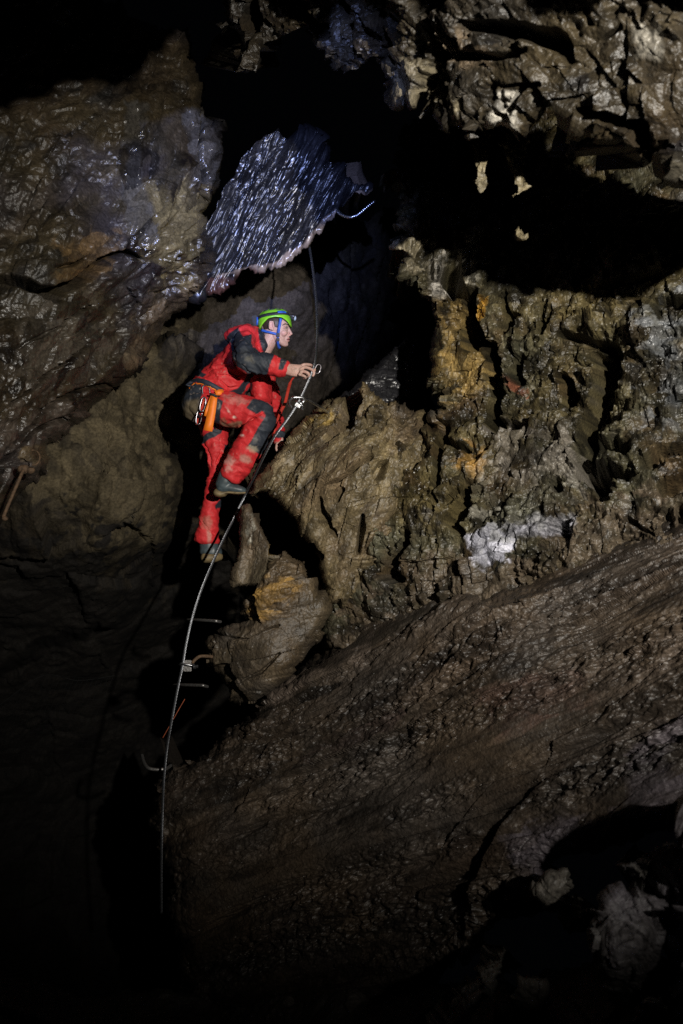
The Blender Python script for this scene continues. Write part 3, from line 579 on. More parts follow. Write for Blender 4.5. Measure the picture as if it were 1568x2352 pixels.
# ------------------------------------------------------------------ small-mesh builder
class MB:
    def __init__(s): s.v = []; s.f = []
    def ring_tube(s, pts, rad, sides=10, flat=None, cap=True, up=None):
        """tube along pts; rad scalar/list or list of (ra, rb); flat ellipse axis b follows 'up'"""
        pts = [Vector(p) for p in pts]; n = len(pts)
        if not hasattr(rad, '__len__'): rad = [rad] * n
        tang = [(pts[min(k + 1, n - 1)] - pts[max(k - 1, 0)]).normalized() for k in range(n)]
        ref = Vector(up) if up is not None else (Vector((0, 0, 1)) if abs(tang[0].z) < .9 else Vector((1, 0, 0)))
        rings = []
        def ring(c, t, r, rf):
            b = (rf - t * rf.dot(t)).normalized(); a = t.cross(b).normalized()
            ra, rb = r if hasattr(r, '__len__') else (r, r)
            base = len(s.v)
            for k in range(sides):
                an = 2 * math.pi * k / sides
                s.v.append(tuple(c + a * (ra * math.cos(an)) + b * (rb * math.sin(an))))
            return list(range(base, base + sides)), b
        sc = lambda r, q: (r[0] * q, r[1] * q) if hasattr(r, '__len__') else r * q
        mx = lambda r: max(r) if hasattr(r, '__len__') else r
        if cap:
            for q, e in ((.5, .86), (.85, .5)):
                rr, _ = ring(pts[0] - tang[0] * mx(rad[0]) * e * (cap if cap is not True else 1), tang[0], sc(rad[0], q), ref); rings.append(rr)
        for k in range(n):
            rr, nb = ring(pts[k], tang[k], rad[k], ref); rings.append(rr)
            if up is None: ref = nb
        if cap:
            for q, e in ((.85, .5), (.5, .86)):
                rr, _ = ring(pts[-1] + tang[-1] * mx(rad[-1]) * e * (cap if cap is not True else 1), tang[-1], sc(rad[-1], q), ref); rings.append(rr)
        for a, b in zip(rings[:-1], rings[1:]):
            for k in range(sides):
                k2 = (k + 1) % sides
                s.f.append((a[k], a[k2], b[k2], b[k]))
        s.f.append(tuple(rings[0][::-1])); s.f.append(tuple(rings[-1]))
        return s
    def ball(s, c, r, seg=14, rings=10, axes=None):
        """ellipsoid, r = radii along axes (default camera right, up, forward)"""
        ax = axes or (Vector(AX_R), Vector(AX_U), Vector(AX_F)); c = Vector(c)
        if not hasattr(r, '__len__'): r = (r, r, r)
        base = len(s.v)
        for i in range(1, rings):
            th = math.pi * i / rings
            for k in range(seg):
                ph = 2 * math.pi * k / seg
                s.v.append(tuple(c + ax[0] * (r[0] * math.sin(th) * math.cos(ph)) + ax[1] * (r[1] * math.cos(th)) + ax[2] * (r[2] * math.sin(th) * math.sin(ph))))
        top = len(s.v); s.v.append(tuple(c + ax[1] * r[1])); bot = len(s.v); s.v.append(tuple(c - ax[1] * r[1]))
        for i in range(rings - 2):
            for k in range(seg):
                a = base + i * seg + k; b = base + i * seg + (k + 1) % seg
                s.f.append((a, b, b + seg, a + seg))
        for k in range(seg):
            k2 = (k + 1) % seg
            s.f.append((top, base + k2, base + k)); s.f.append((bot, base + (rings - 2) * seg + k, base + (rings - 2) * seg + k2))
        return s
    def block(s, c, ax, half):
        c = Vector(c); b = len(s.v); ax = [Vector(a) for a in ax]
        for i in (-1, 1):
            for j in (-1, 1):
                for k in (-1, 1):
                    s.v.append(tuple(c + ax[0] * i * half[0] + ax[1] * j * half[1] + ax[2] * k * half[2]))
        for q in ((0, 1, 3, 2), (4, 6, 7, 5), (0, 4, 5, 1), (2, 3, 7, 6), (0, 2, 6, 4), (1, 5, 7, 3)):
            s.f.append(tuple(b + k for k in q))
        return s
    def ribbon(s, pts, width, normal=None, thick=.0016, wdir=None):
        """flat webbing along pts; broad side faces 'normal'"""
        pts = [Vector(p) for p in pts]; n = len(pts)
        if not hasattr(width, '__len__'): width = [width] * n
        nm = Vector(normal) if normal is not None else -Vector(AX_F)
        base = len(s.v)
        for k in range(n):
            t = (pts[min(k + 1, n - 1)] - pts[max(k - 1, 0)]).normalized()
            w = t.cross(nm).normalized() * width[k] * .5
            m = w.normalized().cross(t).normalized() * thick
            for q in (w + m, w - m, -w - m, -w + m): s.v.append(tuple(pts[k] + q))
        for k in range(n - 1):
            a = base + 4 * k
            for j in range(4):
                s.f.append((a + j, a + (j + 1) % 4, a + 4 + (j + 1) % 4, a + 4 + j))
        s.f.append((base, base + 3, base + 2, base + 1)); e = base + 4 * (n - 1); s.f.append((e, e + 1, e + 2, e + 3))
        return s
    def build(s, name, mat, parent=None, smooth=True, bevel=0):
        me = bpy.data.meshes.new(name); me.from_pydata(s.v, [], s.f); me.update()
        bm = bmesh.new(); bm.from_mesh(me)
        bmesh.ops.recalc_face_normals(bm, faces=bm.faces)
        if bevel: bmesh.ops.bevel(bm, geom=list(bm.edges), offset=bevel, segments=2, affect='EDGES')
        bm.to_mesh(me); bm.free()
        me.polygons.foreach_set('use_smooth', [smooth] * len(me.polygons))
        if mat: me.materials.append(mat)
        o = bpy.data.objects.new(name, me); COL.objects.link(o)
        if parent: adopt(o, parent)
        return o

def spline(pts, n):
    """Catmull-Rom through 3-D points, n samples per span"""
    P = [np.array(p, float) for p in pts]; P = [2 * P[0] - P[1]] + P + [2 * P[-1] - P[-2]]
    out = []
    for k in range(1, len(P) - 2):
        a, b, c, d = P[k - 1:k + 3]
        for i in range(n):
            t = i / n
            out.append(.5 * (2 * b + (c - a) * t + (2 * a - 5 * b + 4 * c - d) * t * t + (3 * b - a - 3 * c + d) * t ** 3))
    out.append(P[-2]); return out

def path(pts, n=6): return spline([at(*p) for p in pts], n)

M_STEEL = plain('galvanised_steel', (.62, .63, .65), .30, 1.0, noise_amt=.25, scale=120, bump=.1)
M_CABLE = plain('steel_wire_rope', (.27, .28, .30), .42, 1.0, noise_amt=.5, scale=160)
M_DULL = plain('weathered_steel', (.30, .29, .28), .5, .9, noise_amt=.35, scale=90, bump=.2)
M_RUST = plain('rusty_iron', (.085, .05, .026), .8, .1, noise_amt=.5, scale=70, bump=.5)
M_NET = plain('dark_net_wire', (.007, .007, .007), .9, 0, spec=.1)  # near-black colour carries the darkness of the corner, net barely visible
M_CORD = plain('orange_cord', (.26, .055, .015), .6, 0)

# --- safety cable, six strands laid round each other
CABLE = [(690, 430, 5.75), (700, 490, 5.5), (708, 553, 5.32), (717, 610, 5.15), (725, 680, 4.98), (728, 740, 4.86), (727, 790, 4.78), (722, 838, 4.70), (706, 880, 4.68), (684, 926, 4.66), (660, 962, 4.66), (630, 1003, 4.68), (604, 1052, 4.74), (582, 1098, 4.84), (562, 1138, 4.94), (540, 1185, 4.92),
         (518, 1228, 4.84), (490, 1288, 4.74), (462, 1355, 4.64), (441, 1420, 4.58), (427, 1480, 4.55), (418, 1532, 4.54), (406, 1590, 4.54), (393, 1660, 4.55), (383, 1720, 4.57), (376, 1790, 4.58), (373, 1860, 4.6), (371, 1930, 4.6), (370, 2010, 4.62), (370, 2100, 4.64)]
cp = np.array(path(CABLE, 14))
seg = np.linalg.norm(np.diff(cp, axis=0), axis=1); arc = np.r_[0, np.cumsum(seg)]
S = np.arange(0, arc[-1], .0075)
cl = np.stack([np.interp(S, arc, cp[:, k]) for k in range(3)], -1)
tg = np.gradient(cl, axis=0); tg /= np.linalg.norm(tg, axis=1, keepdims=True)
ca = np.cross(tg, AX_F); ca /= np.linalg.norm(ca, axis=1, keepdims=True); cb = np.cross(tg, ca)
mb = MB()
for k in range(6):
    ph = 2 * math.pi * (S / .11 + k / 6)
    mb.ring_tube(cl + .0054 * (ca * np.cos(ph)[:, None] + cb * np.sin(ph)[:, None]), .0030, 6, cap=False)
mb.ring_tube(cl[::4], .0030, 5, cap=False)
tag(mb.build('steel_cable', M_CABLE), 'twisted steel safety cable running down past the climber into the dark', 'cable')

def rod(pts, r, name, mat, parent, n=6, ribs=False):
    c = path(pts, n); mb = MB()
    if ribs:
        c = np.array(spline([at(*p) for p in pts], 40)); L = np.r_[0, np.cumsum(np.linalg.norm(np.diff(c, axis=0), axis=1))]
        s_ = np.arange(0, L[-1], .0035); c = np.stack([np.interp(s_, L, c[:, k]) for k in range(3)], -1)
        rr = [r * (1.12 if int(q / .007) % 2 else .92) for q in s_]
    else: rr = r
    mb.ring_tube(c, rr, 10)
    return mb.build(name, mat, parent)

# --- cable anchor beside the climber's hand
an = empty('cable_anchor', at(740, 940, 4.9)); tag(an, 'bright steel anchor bracket clamping the cable below the climber\'s hand', 'anchor')
rod([(776, 962, 4.95), (748, 944, 4.84), (733, 934, 4.76), (716, 923, 4.70), (705, 918, 4.67), (697, 922, 4.65), (692, 928, 4.655)], .0095, 'shank', M_STEEL, an)
rod([(699, 921, 4.655), (698, 914, 4.64), (692, 913, 4.63), (678, 913, 4.62), (672, 914, 4.62), (666, 919, 4.625), (664, 927, 4.635), (668, 935, 4.65)], .0085, 'loop', M_STEEL, an)
m_ = MB(); m_.block(at(684, 931, 4.645), (AX_R * .86 - AX_U * .5, AX_U * .86 + AX_R * .5, AX_F), (.016, .012, .012)); m_.build('clamp_block', M_STEEL, an, False, .003)
rod([(680, 922, 4.64), (686, 924, 4.628), (693, 929, 4.63), (696, 933, 4.645)], .0045, 'u_bolt', M_STEEL, an)
for (x, y) in ((692, 932), (693, 938)):
    m_ = MB(); c0 = at(x, y, 4.635); m_.ring_tube([c0, c0 + (AX_R * .86 - AX_U * .5) * .012], .0085, 6, cap=False); m_.build('nut', M_STEEL, an, False)
# --- lower anchor
an = empty('cable_anchor', at(480, 1508, 4.6)); tag(an, 'dull lower cable anchor fixed to the rounded boulder, between two rungs', 'anchor')
rod([(520, 1516, 4.66), (490, 1509, 4.6), (470, 1507, 4.56), (458, 1508, 4.55), (449, 1514, 4.545), (443, 1521, 4.54)], .0095, 'shank', M_RUST, an)
m_ = MB(); m_.block(at(430, 1529, 4.545), (AX_R, AX_U, AX_F), (.024, .032, .006)); m_.build('plate', M_DULL, an, False, .003)
rod([(413, 1526, 4.53), (416, 1524, 4.518), (428, 1526, 4.515), (446, 1530, 4.52)], .006, 'u_bolt', M_STEEL, an)
for (x, y) in ((441, 1528), (444, 1533), (449, 1531)):
    m_ = MB(); c0 = at(x, y, 4.518); m_.ring_tube([c0, c0 + AX_R * .014], .0095, 6, cap=False); m_.build('nut', M_STEEL, an, False)
# --- rungs and hooks
def thing_rod(name, label, cat, pts, r, mat, group=None, ribs=False):
    c = path(pts, 6); mb = MB()
    return tag(rod(pts, r, name, mat, None, ribs=ribs), label, cat, group)
thing_rod('rung', 'dull steel rung above the lower cable anchor, beside the ochre boulder', 'rung', [(430, 1424, 4.95), (455, 1424, 4.72), (492, 1426, 4.60), (499, 1427, 4.61), (506, 1428, 4.66)], .0085, M_DULL, 'steel rungs up the shaft')
thing_rod('rung', 'dull steel rung below the lower cable anchor, behind the cable', 'rung', [(398, 1574, 4.95), (418, 1573, 4.74), (462, 1574, 4.60), (468, 1575, 4.61), (476, 1577, 4.68)], .0085, M_DULL, 'steel rungs up the shaft')
thing_rod('rung', 'lowest steel rung, bent at its left end, at the foot of the cable', 'rung', [(326, 1735, 4.92), (330, 1750, 4.8), (338, 1762, 4.72), (352, 1767, 4.70), (372, 1767, 4.70), (384, 1764, 4.74), (392, 1758, 4.9)], .0095, M_DULL, 'steel rungs up the shaft')
thing_rod('rebar_hook', 'curved ribbed steel bar hanging from the tip of the wet black slab', 'hook', [(768, 470, 5.2), (777, 487, 5.10), (790, 496, 5.05), (806, 499, 5.02), (822, 493, 5.01), (840, 478, 5.01), (860, 462, 5.02)], .0095, M_STEEL, ribs=True)
# --- old iron on the left wall
an = empty('iron_bolt', at(53, 1075, 3.7)); tag(an, 'old rusty iron bar and ring on the lower edge of the left wall', 'bolt')
rod([(53, 1080, 3.62), (42, 1105, 3.58), (26, 1142, 3.56), (8, 1186, 3.54)], .0075, 'bar', M_RUST, an)
m_ = MB(); m_.ball(at(11, 1191, 3.54), (.014, .011, .014)); m_.build('knob', M_RUST, an)
m_ = MB(); m_.ball(at(54, 1078, 3.64), (.03, .022, .025)); m_.ball(at(70, 1080, 3.64), (.02, .016, .02)); m_.build('boss', M_RUST, an)
rod([(76 + 15 * math.cos(a), 1051 - 17 * math.sin(a), 3.6 + .02 * math.sin(a)) for a in [math.radians(q) for q in range(100, -110, -15)]], .0036, 'ring', M_RUST, an)
# --- cord end and sagging net, deep in shadow
thing_rod('orange_cord', 'thin orange cord hanging slantwise behind the cable', 'cord', [(424, 1606, 4.9), (410, 1630, 4.88), (396, 1655, 4.86), (374, 1694, 4.84)], .0022, M_CORD)
nt = empty('wire_net', at(100, 1560, 4.3)); tag(nt, 'sagging wire safety net in the dark at the lower left', 'net')
mb = MB(); mb.ring_tube(path([(-120, 1700, 4.2), (0, 1618, 4.3), (98, 1552, 4.4), (180, 1563, 4.45), (262, 1552, 4.5)], 8), .0025, 5); mb.build('edge_wire', M_NET, nt)
mb = MB()
for k in range(30):
    x = -60 + k * 11; y0 = 1618 - (x / 98) * 66 if x < 98 else 1556
    mb.ring_tube(path([(x, y0, 4.3 + x * .0008), (x - 40, y0 + 90, 4.26 + x * .0008), (x - 70, y0 + 190, 4.3 + x * .0008)], 4), .0009, 4, cap=False)
for k in range(12):
    o_ = 16 * k
    mb.ring_tube(path([(-120 - o_ * .35, 1700 + o_, 4.2), (0 - o_ * .35, 1622 + o_, 4.28), (98 - o_ * .35, 1558 + o_, 4.37), (262 - o_ * .35, 1560 + o_, 4.48)], 5), .0009, 4, cap=False)
mb.build('mesh', M_NET, nt)
# ------------------------------------------------------------------ the climber
D0 = 5.10
ZM = .23158 * D0 / FPX                                   # metres per enlargement pixel at the climber
def Z(x, y, dz=0.0): return at(396.1 + x * .23158, 676.7 + y * .23158, D0 + dz)
def toZ(v):
    r = np.asarray(v, float) - CAM; f = r @ AX_F
    return ((CX + r @ AX_R / f * FPX) - 396.1) / .23158, ((CY - r @ AX_U / f * FPX) - 676.7) / .23158, f - D0

def remeshed(name, mb, voxel, smooth_it):
    me = bpy.data.meshes.new(name + '_src'); me.from_pydata(mb.v, [], mb.f); me.update()
    bm = bmesh.new(); bm.from_mesh(me); bmesh.ops.recalc_face_normals(bm, faces=bm.faces); bm.to_mesh(me); bm.free()
    o = bpy.data.objects.new(name + '_src', me); COL.objects.link(o)
    r = o.modifiers.new('r', 'REMESH'); r.mode = 'VOXEL'; r.voxel_size = voxel
    s = o.modifiers.new('s', 'SMOOTH'); s.factor = .5; s.iterations = smooth_it
    dg = bpy.context.evaluated_depsgraph_get(); dg.update()
    ev = bpy.data.meshes.new_from_object(o.evaluated_get(dg))
    bpy.data.objects.remove(o); bpy.data.meshes.remove(me)
    return ev

def get_np(me):
    v = np.empty(len(me.vertices) * 3, np.float32); me.vertices.foreach_get('co', v)
    n = np.empty(len(me.vertices) * 3, np.float32); me.vertices.foreach_get('normal', n)
    return v.reshape(-1, 3), n.reshape(-1, 3)

def finish(name, me, mat, parent, col=None):
    me.name = name; me.materials.clear(); me.materials.append(mat)
    me.polygons.foreach_set('use_smooth', np.ones(len(me.polygons), bool))
    if col is not None:
        a = me.attributes.new('col', 'FLOAT_COLOR', 'POINT'); a.data.foreach_set('color', col.astype(np.float32).ravel())
    me.update()
    o = bpy.data.objects.new(name, me); COL.objects.link(o)
    adopt(o, parent)
    return o

def limb(mb, pts, sides=18, k=1.0, flat=1.0, cap=.6):
    """pts (x, y, dz, radius in enlargement px[, depth radius m])"""
    c = spline([Z(p[0], p[1], p[2]) for p in pts], 5)
    t = np.linspace(0, len(pts) - 1, len(c)); base = np.arange(len(pts))
    ra = np.interp(t, base, [p[3] * ZM * k for p in pts])
    rb = np.interp(t, base, [(p[4] * k if len(p) > 4 else p[3] * ZM * k * flat) for p in pts])
    mb.ring_tube(c, list(zip(ra, rb)), sides, cap=cap, up=AX_F)

def attr_cloth(name, rough, bump_scale, bump, spec=.3, sss=0):
    m, N, L, b = new_mat(name)
    a = N.new('ShaderNodeAttribute'); a.attribute_name = 'col'
    tc = N.new('ShaderNodeTexCoord'); n = N.new('ShaderNodeTexNoise'); n.inputs['Scale'].default_value = bump_scale; n.inputs['Detail'].default_value = 4
    L.new(tc.outputs['Object'], n.inputs['Vector'])
    mr = N.new('ShaderNodeMapRange'); mr.inputs[1].default_value = .3; mr.inputs[2].default_value = .7; mr.inputs[3].default_value = .86; mr.inputs[4].default_value = 1.14
    L.new(n.outputs['Fac'], mr.inputs[0])
    mx = N.new('ShaderNodeMix'); mx.data_type = 'RGBA'; mx.blend_type = 'MULTIPLY'; mx.inputs['Factor'].default_value = 1
    L.new(a.outputs['Color'], mx.inputs[6]); L.new(mr.outputs[0], mx.inputs[7]); L.new(mx.outputs[2], b.inputs['Base Color'])
    b.inputs['Roughness'].default_value = rough; b.inputs['Specular IOR Level'].default_value = spec
    bp = N.new('ShaderNodeBump'); bp.inputs['Strength'].default_value = bump; bp.inputs['Distance'].default_value = .004
    L.new(n.outputs['Fac'], bp.inputs['Height']); L.new(bp.outputs[0], b.inputs['Normal'])
    if sss:
        b.inputs['Subsurface Weight'].default_value = sss; b.inputs['Subsurface Radius'].default_value = (.012, .005, .003)
    return m
M_SUIT = attr_cloth('nylon_coverall', .62, 90, .25, .35)
M_SKIN = attr_cloth('skin', .5, 150, .12, .4, .12)
M_SHELL = plain('green_helmet_shell', (.20, .56, .025), .32, 0, noise_amt=.10, scale=60)
M_BLACK = plain('black_webbing', (.014, .015, .02), .7, 0)
M_NAVY = plain('navy_webbing', (.022, .028, .045), .65, 0)
M_BLUE = plain('blue_strap', (.02, .09, .42), .55, 0)
M_ORANGE = plain('orange_webbing', (.80, .19, .012), .55, 0, noise_amt=.1)
M_REDWEB = plain('red_webbing', (.45, .035, .02), .6, 0)
M_CHROME = plain('polished_steel', (.36, .35, .38), .32, 1.0, noise_amt=.2)
M_ANOD = plain('anodised_metal', (.13, .12, .13), .4, 1.0, noise_amt=.2)
M_RUBBER = plain('rubber_boot', (.045, .062, .07), .45, 0, noise_amt=.35, scale=30)
M_SOLE = plain('tan_boot_sole', (.17, .125, .06), .6, 0, noise_amt=.4, scale=35, bump=.3)
M_LENS = plain('lamp_lens', (.35, .42, .5), .12, 0, spec=.8)

person = empty('person', Z(360, 2560, .08))
tag(person, 'climber in red and black coverall and green helmet, holding the cable', 'person')

# ---- coverall
def suit_shapes(mb, k, torso=True):
    limb(mb, [(250, 1130, 0, 135, .15), (320, 1030, 0, 185, .17), (460, 905, 0, 205, .175), (620, 770, 0, 225, .185), (700, 640, 0, 195, .19), (740, 500, 0, 145, .18), (800, 430, 0, 90, .11)], 26, k)
    limb(mb, [(720, 480, -.15, 100, .07), (712, 560, -.27, 94, .062), (720, 655, -.38, 88, .058), (800, 680, -.39, 88, .058), (920, 688, -.385, 84, .055), (1040, 718, -.37, 76, .05), (1112, 738, -.365, 62, .042)], 18, k)
    limb(mb, [(770, 470, .15, 95), (880, 700, .24, 80), (985, 1000, .26, 72), (1035, 1250, .16, 62), (1052, 1400, .06, 52), (1060, 1450, .03, 48)], 16, k)
    limb(mb, [(290, 1080, -.09, 140, .10), (440, 1115, -.11, 155, .11), (620, 1150, -.13, 150, .105), (790, 1172, -.155, 128, .09), (925, 1195, -.17, 108, .075)], 22, k)
    limb(mb, [(922, 1200, -.17, 108, .075), (850, 1340, -.17, 122, .08), (735, 1540, -.165, 128, .08), (630, 1720, -.155, 118, .075), (575, 1810, -.15, 104, .07)], 22, k, cap=.25)
    limb(mb, [(380, 1160, .10, 150, .10), (425, 1400, .10, 122, .09), (440, 1600, .09, 98, .075), (440, 1780, .08, 74, .062)], 18, k)
    limb(mb, [(436, 1770, .08, 76, .062), (395, 2000, .10, 72, .06), (368, 2180, .10, 82, .062), (352, 2320, .10, 100, .066), (338, 2440, .10, 116, .07)], 18, k, cap=.2)
mb = MB(); suit_shapes(mb, 1.0)
limb(mb, [(800, 690, 0, 85, .13), (868, 880, 0, 92, .14), (880, 1000, -.01, 88, .13), (872, 1085, -.02, 84, .11)], 18)          # loose front of the jacket
mb.ball(Z(235, 1085, 0), (118 * ZM, 135 * ZM, .16), 20, 14)
limb(mb, [(655, 415, -.03, 78, .14), (740, 405, -.03, 82, .15), (810, 420, -.02, 62, .11)], 16)                                   # hood and shoulders
mb.ball(Z(718, 470, -.16), (100 * ZM, 100 * ZM, .07), 16, 12)
limb(mb, [(835, 400, 0, 50, .075), (868, 470, 0, 62, .082), (900, 548, 0, 72, .085)], 16, cap=.3)                         # collar
me = remeshed('coverall', mb, .0062, 5)
v, n = get_np(me)
zx, zy, zd = toZ(v)
# folds: cloth bunches across the limbs and sags between waist, knee and elbow
fold = 1 - 2 * np.abs(noise(np.stack([v[:, 0] * 9 + v[:, 2] * 4, v[:, 1] * 5, v[:, 2] * 13 - v[:, 0] * 5], -1), 301))
fold2 = 1 - 2 * np.abs(noise(np.stack([v[:, 0] * 22, v[:, 1] * 12, v[:, 2] * 26 + v[:, 0] * 12], -1), 305))
creases = [[(905, 1165, 5), (830, 1215, 9), (700, 1290, 14), (640, 1330, 12)], [(480, 1310, 14), (600, 1335, 14), (690, 1300, 8)], [(470, 850, 8), (560, 920, 10), (640, 905, 4)], [(560, 1380, 8), (600, 1480, 12), (545, 1600, 12), (470, 1750, 12)],
           [(470, 1440, 6), (480, 1560, 9), (430, 1680, 6)], [(380, 1840, 10), (440, 1800, 12)], [(690, 690, 8), (745, 745, 10), (860, 775, 8)], [(640, 640, 10), (600, 480, 14), (640, 400, 8)], [(780, 770, 8), (950, 785, 8)], [(250, 840, 6), (400, 870, 9), (480, 950, 6)], [(330, 1480, 6), (380, 1600, 9), (390, 1700, 6)], [(300, 2250, 5), (360, 2340, 8), (420, 2380, 5)], [(860, 600, 6), (920, 640, 8), (960, 740, 5)], [(360, 760, 6), (480, 720, 9), (600, 700, 6)], [(420, 800, 6), (540, 800, 9), (660, 830, 6)]]
amt = .010 * fold + .0055 * fold2 + .004 * noise(v * 6, 309)
facing = ((v - CAM) / np.linalg.norm(v - CAM, axis=1, keepdims=True) * n).sum(1) < .2
for c in creases:
    amt = amt - np.where(facing, .019 * sstep(0, 1, line_prof(zx, zy, c)), 0) + np.where(facing, .008 * sstep(0, 1, line_prof(zx + 14, zy + 16, c)), 0)
v = v + n * amt[:, None]
me.vertices.foreach_set('co', v.astype(np.float32).ravel())
RED = np.array((.50, .022, .026)); INK = np.array((.020, .025, .035)); MUD = np.array((.22, .17, .10)); DUST = np.array((.52, .36, .31))
col = np.tile(RED, (len(v), 1)) * (1 + .10 * noise(v * 5, 311))[:, None]
jit = 5 * noise(v * 25, 313)
near_leg = zd < -.03
def paint(poly, c, mask=True, soft=3, amount=1.0):
    global col
    m = sstep(-soft, soft, poly_sd(zx + jit, zy + jit, poly)) * amount * mask
    col = col * (1 - m[:, None]) + np.asarray(c) * m[:, None]
arm = zd < -.20
paint([(690, 425), (772, 408), (782, 530), (880, 556), (1000, 618), (962, 690), (948, 772), (860, 800), (740, 760), (600, 680), (600, 520)], INK, zd < -.10)
paint([(500, 500), (572, 385), (650, 325), (700, 425), (640, 520), (640, 660), (600, 640), (592, 490)], INK * .7, True)
paint([(838, 350), (885, 345), (1010, 480), (1000, 630), (905, 590), (868, 480)], INK * .8)
paint([(1062, 650), (1130, 655), (1120, 690), (1088, 745), (1046, 735)], INK, arm)
paint([(735, 760), (835, 780), (740, 885), (660, 985), (545, 950), (630, 925), (705, 845)], INK, facing)
paint([(797, 862), (808, 935), (775, 1028), (685, 1000), (735, 925)], INK, facing)
paint([(282, 776), (332, 786), (305, 826), (238, 822)], INK, facing)
paint([(100, 930), (200, 872), (285, 892), (296, 1000), (270, 1110), (300, 1250), (200, 1300), (110, 1220)], INK)
paint([(150, 1060), (270, 1040), (262, 1140), (190, 1260), (100, 1200)], MUD * .8, soft=25, amount=.75)
paint([(436, 1030), (502, 1062), (482, 1150), (474, 1320), (405, 1330), (430, 1180)], INK, near_leg)
paint([(736, 1130), (795, 1045), (930, 1085), (1060, 1180), (1060, 1330), (930, 1600), (832, 1568), (748, 1498), (868, 1292), (922, 1212), (900, 1160), (830, 1182)], INK, near_leg)
paint([(260, 1440), (420, 1330), (485, 1338), (472, 1382), (372, 1432), (300, 1500)], INK, zd > -.02)
paint([(500, 1490), (548, 1490), (512, 1580)], INK); paint([(415, 2090), (460, 2020), (500, 2040), (470, 2110), (420, 2130)], INK)
paint([(1010, 1360), (1110, 1360), (1120, 1425), (1010, 1420)], INK)
grime = fbm(v, 17, 5, .7, 317)
def smear(cx, cy, rx, ry, c, amount, ang=0):
    global col
    ca_, sa_ = math.cos(math.radians(ang)), math.sin(math.radians(ang))
    dx, dy = zx - cx, zy - cy; u_ = (dx * ca_ + dy * sa_) / rx; w_ = (-dx * sa_ + dy * ca_) / ry
    m = np.clip(sstep(1.1, .3, np.sqrt(u_ * u_ + w_ * w_) + 1.5 * grime) * amount, 0, 1) * facing
    col = col * (1 - m[:, None]) + np.asarray(c) * m[:, None]
smear(560, 1160, 16, 62, (.72, .55, .48), .8, -35); smear(610, 1210, 26, 18, (.72, .58, .5), .8, 20)
smear(600, 1280, 130, 38, MUD, .8, 5); smear(520, 1240, 50, 50, MUD * .9, .5); smear(730, 1635, 70, 40, (.30, .22, .17), .6, 30); smear(790, 1525, 60, 34, (.33, .28, .2), .7, 20)
smear(560, 1660, 70, 90, DUST, .55); smear(345, 2260, 50, 110, (.30, .17, .12), .5, 10); smear(700, 1400, 22, 14, (.7, .55, .5), .8); smear(620, 1050, 160, 50, DUST, .35, 10); smear(360, 2400, 20, 60, (.45, .3, .24), .5)
smear(760, 640, 60, 40, (.13, .12, .09), .6); smear(820, 1430, 30, 60, (.2, .19, .17), .5); smear(900, 1230, 50, 25, (.10, .11, .13), .6, 20); smear(460, 1110, 20, 40, (.25, .25, .24), .6); smear(700, 560, 50, 60, (.07, .075, .08), .6); smear(520, 2100, 60, 80, MUD, .3)
col = col * (1 + .18 * grime)[:, None]
spk = sstep(.35, .55, noise(v * 60, 319)) * sstep(.0, .3, noise(v * 7, 320)) * .3
col = col * (1 - spk[:, None]) + np.array((.5, .4, .33)) * spk[:, None]
suit = finish('coverall', me, M_SUIT, person, np.concatenate([np.clip(col, .003, .9), np.ones((len(v), 1))], 1))
from mathutils.bvhtree import BVHTree
dgr = bpy.context.evaluated_depsgraph_get()
bvh = BVHTree.FromPolygons([tuple(q) for q in v], [tuple(p_.vertices) for p_ in me.polygons])
def on_suit(x, y, lift=.006, default=-.15):
    """a point just in front of the cloth where the enlargement shows (x, y)"""
    p1 = Vector(Z(x, y, 0)); o_ = Vector(CAM); d_ = (p1 - o_).normalized()
    hit = bvh.ray_cast(o_ + d_ * 3.5, d_)
    if hit[0] is None: return Z(x, y, default)
    return np.array(hit[0] - d_ * lift)

# ---- body: one skin from head to hands
mb = MB(); suit_shapes(mb, .6)
limb(mb, [(880, 600, 0, 75, .07), (930, 505, 0, 76, .064), (985, 405, 0, 80, .062)], 18)
hz = -.0
mb.ball(Z(1012, 292, hz), (142 * ZM, 128 * ZM, .078), 24, 18)                                     # cranium
limb(mb, [(1060, 300, hz, 92, .068), (1066, 370, hz, 84, .064), (1074, 430, hz, 66, .052), (1096, 478, hz, 40, .034)], 18)   # face block
limb(mb, [(1012, 400, hz - .045, 34), (1050, 440, hz - .036, 36), (1100, 482, hz - .014, 32), (1118, 488, hz, 30)], 12)       # jaw line
limb(mb, [(1012, 400, hz + .045, 34), (1050, 440, hz + .036, 36), (1100, 482, hz + .014, 32), (1118, 488, hz, 30)], 12)
mb.ball(Z(1122, 492, hz), (26 * ZM, 24 * ZM, .02))
limb(mb, [(1120, 285, hz - .03, 26), (1132, 290, hz, 26), (1120, 285, hz + .03, 26)], 10)          # brow
limb(mb, [(1140, 318, hz, 12, .009), (1160, 360, hz, 14, .010), (1176, 392, hz, 16, .012)], 10)     # nose
mb.ball(Z(1158, 402, hz - .010), (15 * ZM, 12 * ZM, .008)); mb.ball(Z(1158, 402, hz + .010), (15 * ZM, 12 * ZM, .008))
mb.ball(Z(1142, 435, hz), (24 * ZM, 10 * ZM, .020)); mb.ball(Z(1140, 458, hz), (22 * ZM, 11 * ZM, .018)); mb.ball(Z(1128, 440, hz), (30 * ZM, 40 * ZM, .026))
mb.ball(Z(1098, 380, hz - .042), (40 * ZM, 36 * ZM, .022)); mb.ball(Z(1098, 380, hz + .042), (40 * ZM, 36 * ZM, .022))
mb.ball(Z(1112, 328, hz - .03), (20 * ZM, 15 * ZM, .014)); mb.ball(Z(1112, 328, hz + .03), (20 * ZM, 15 * ZM, .014))           # eyelids
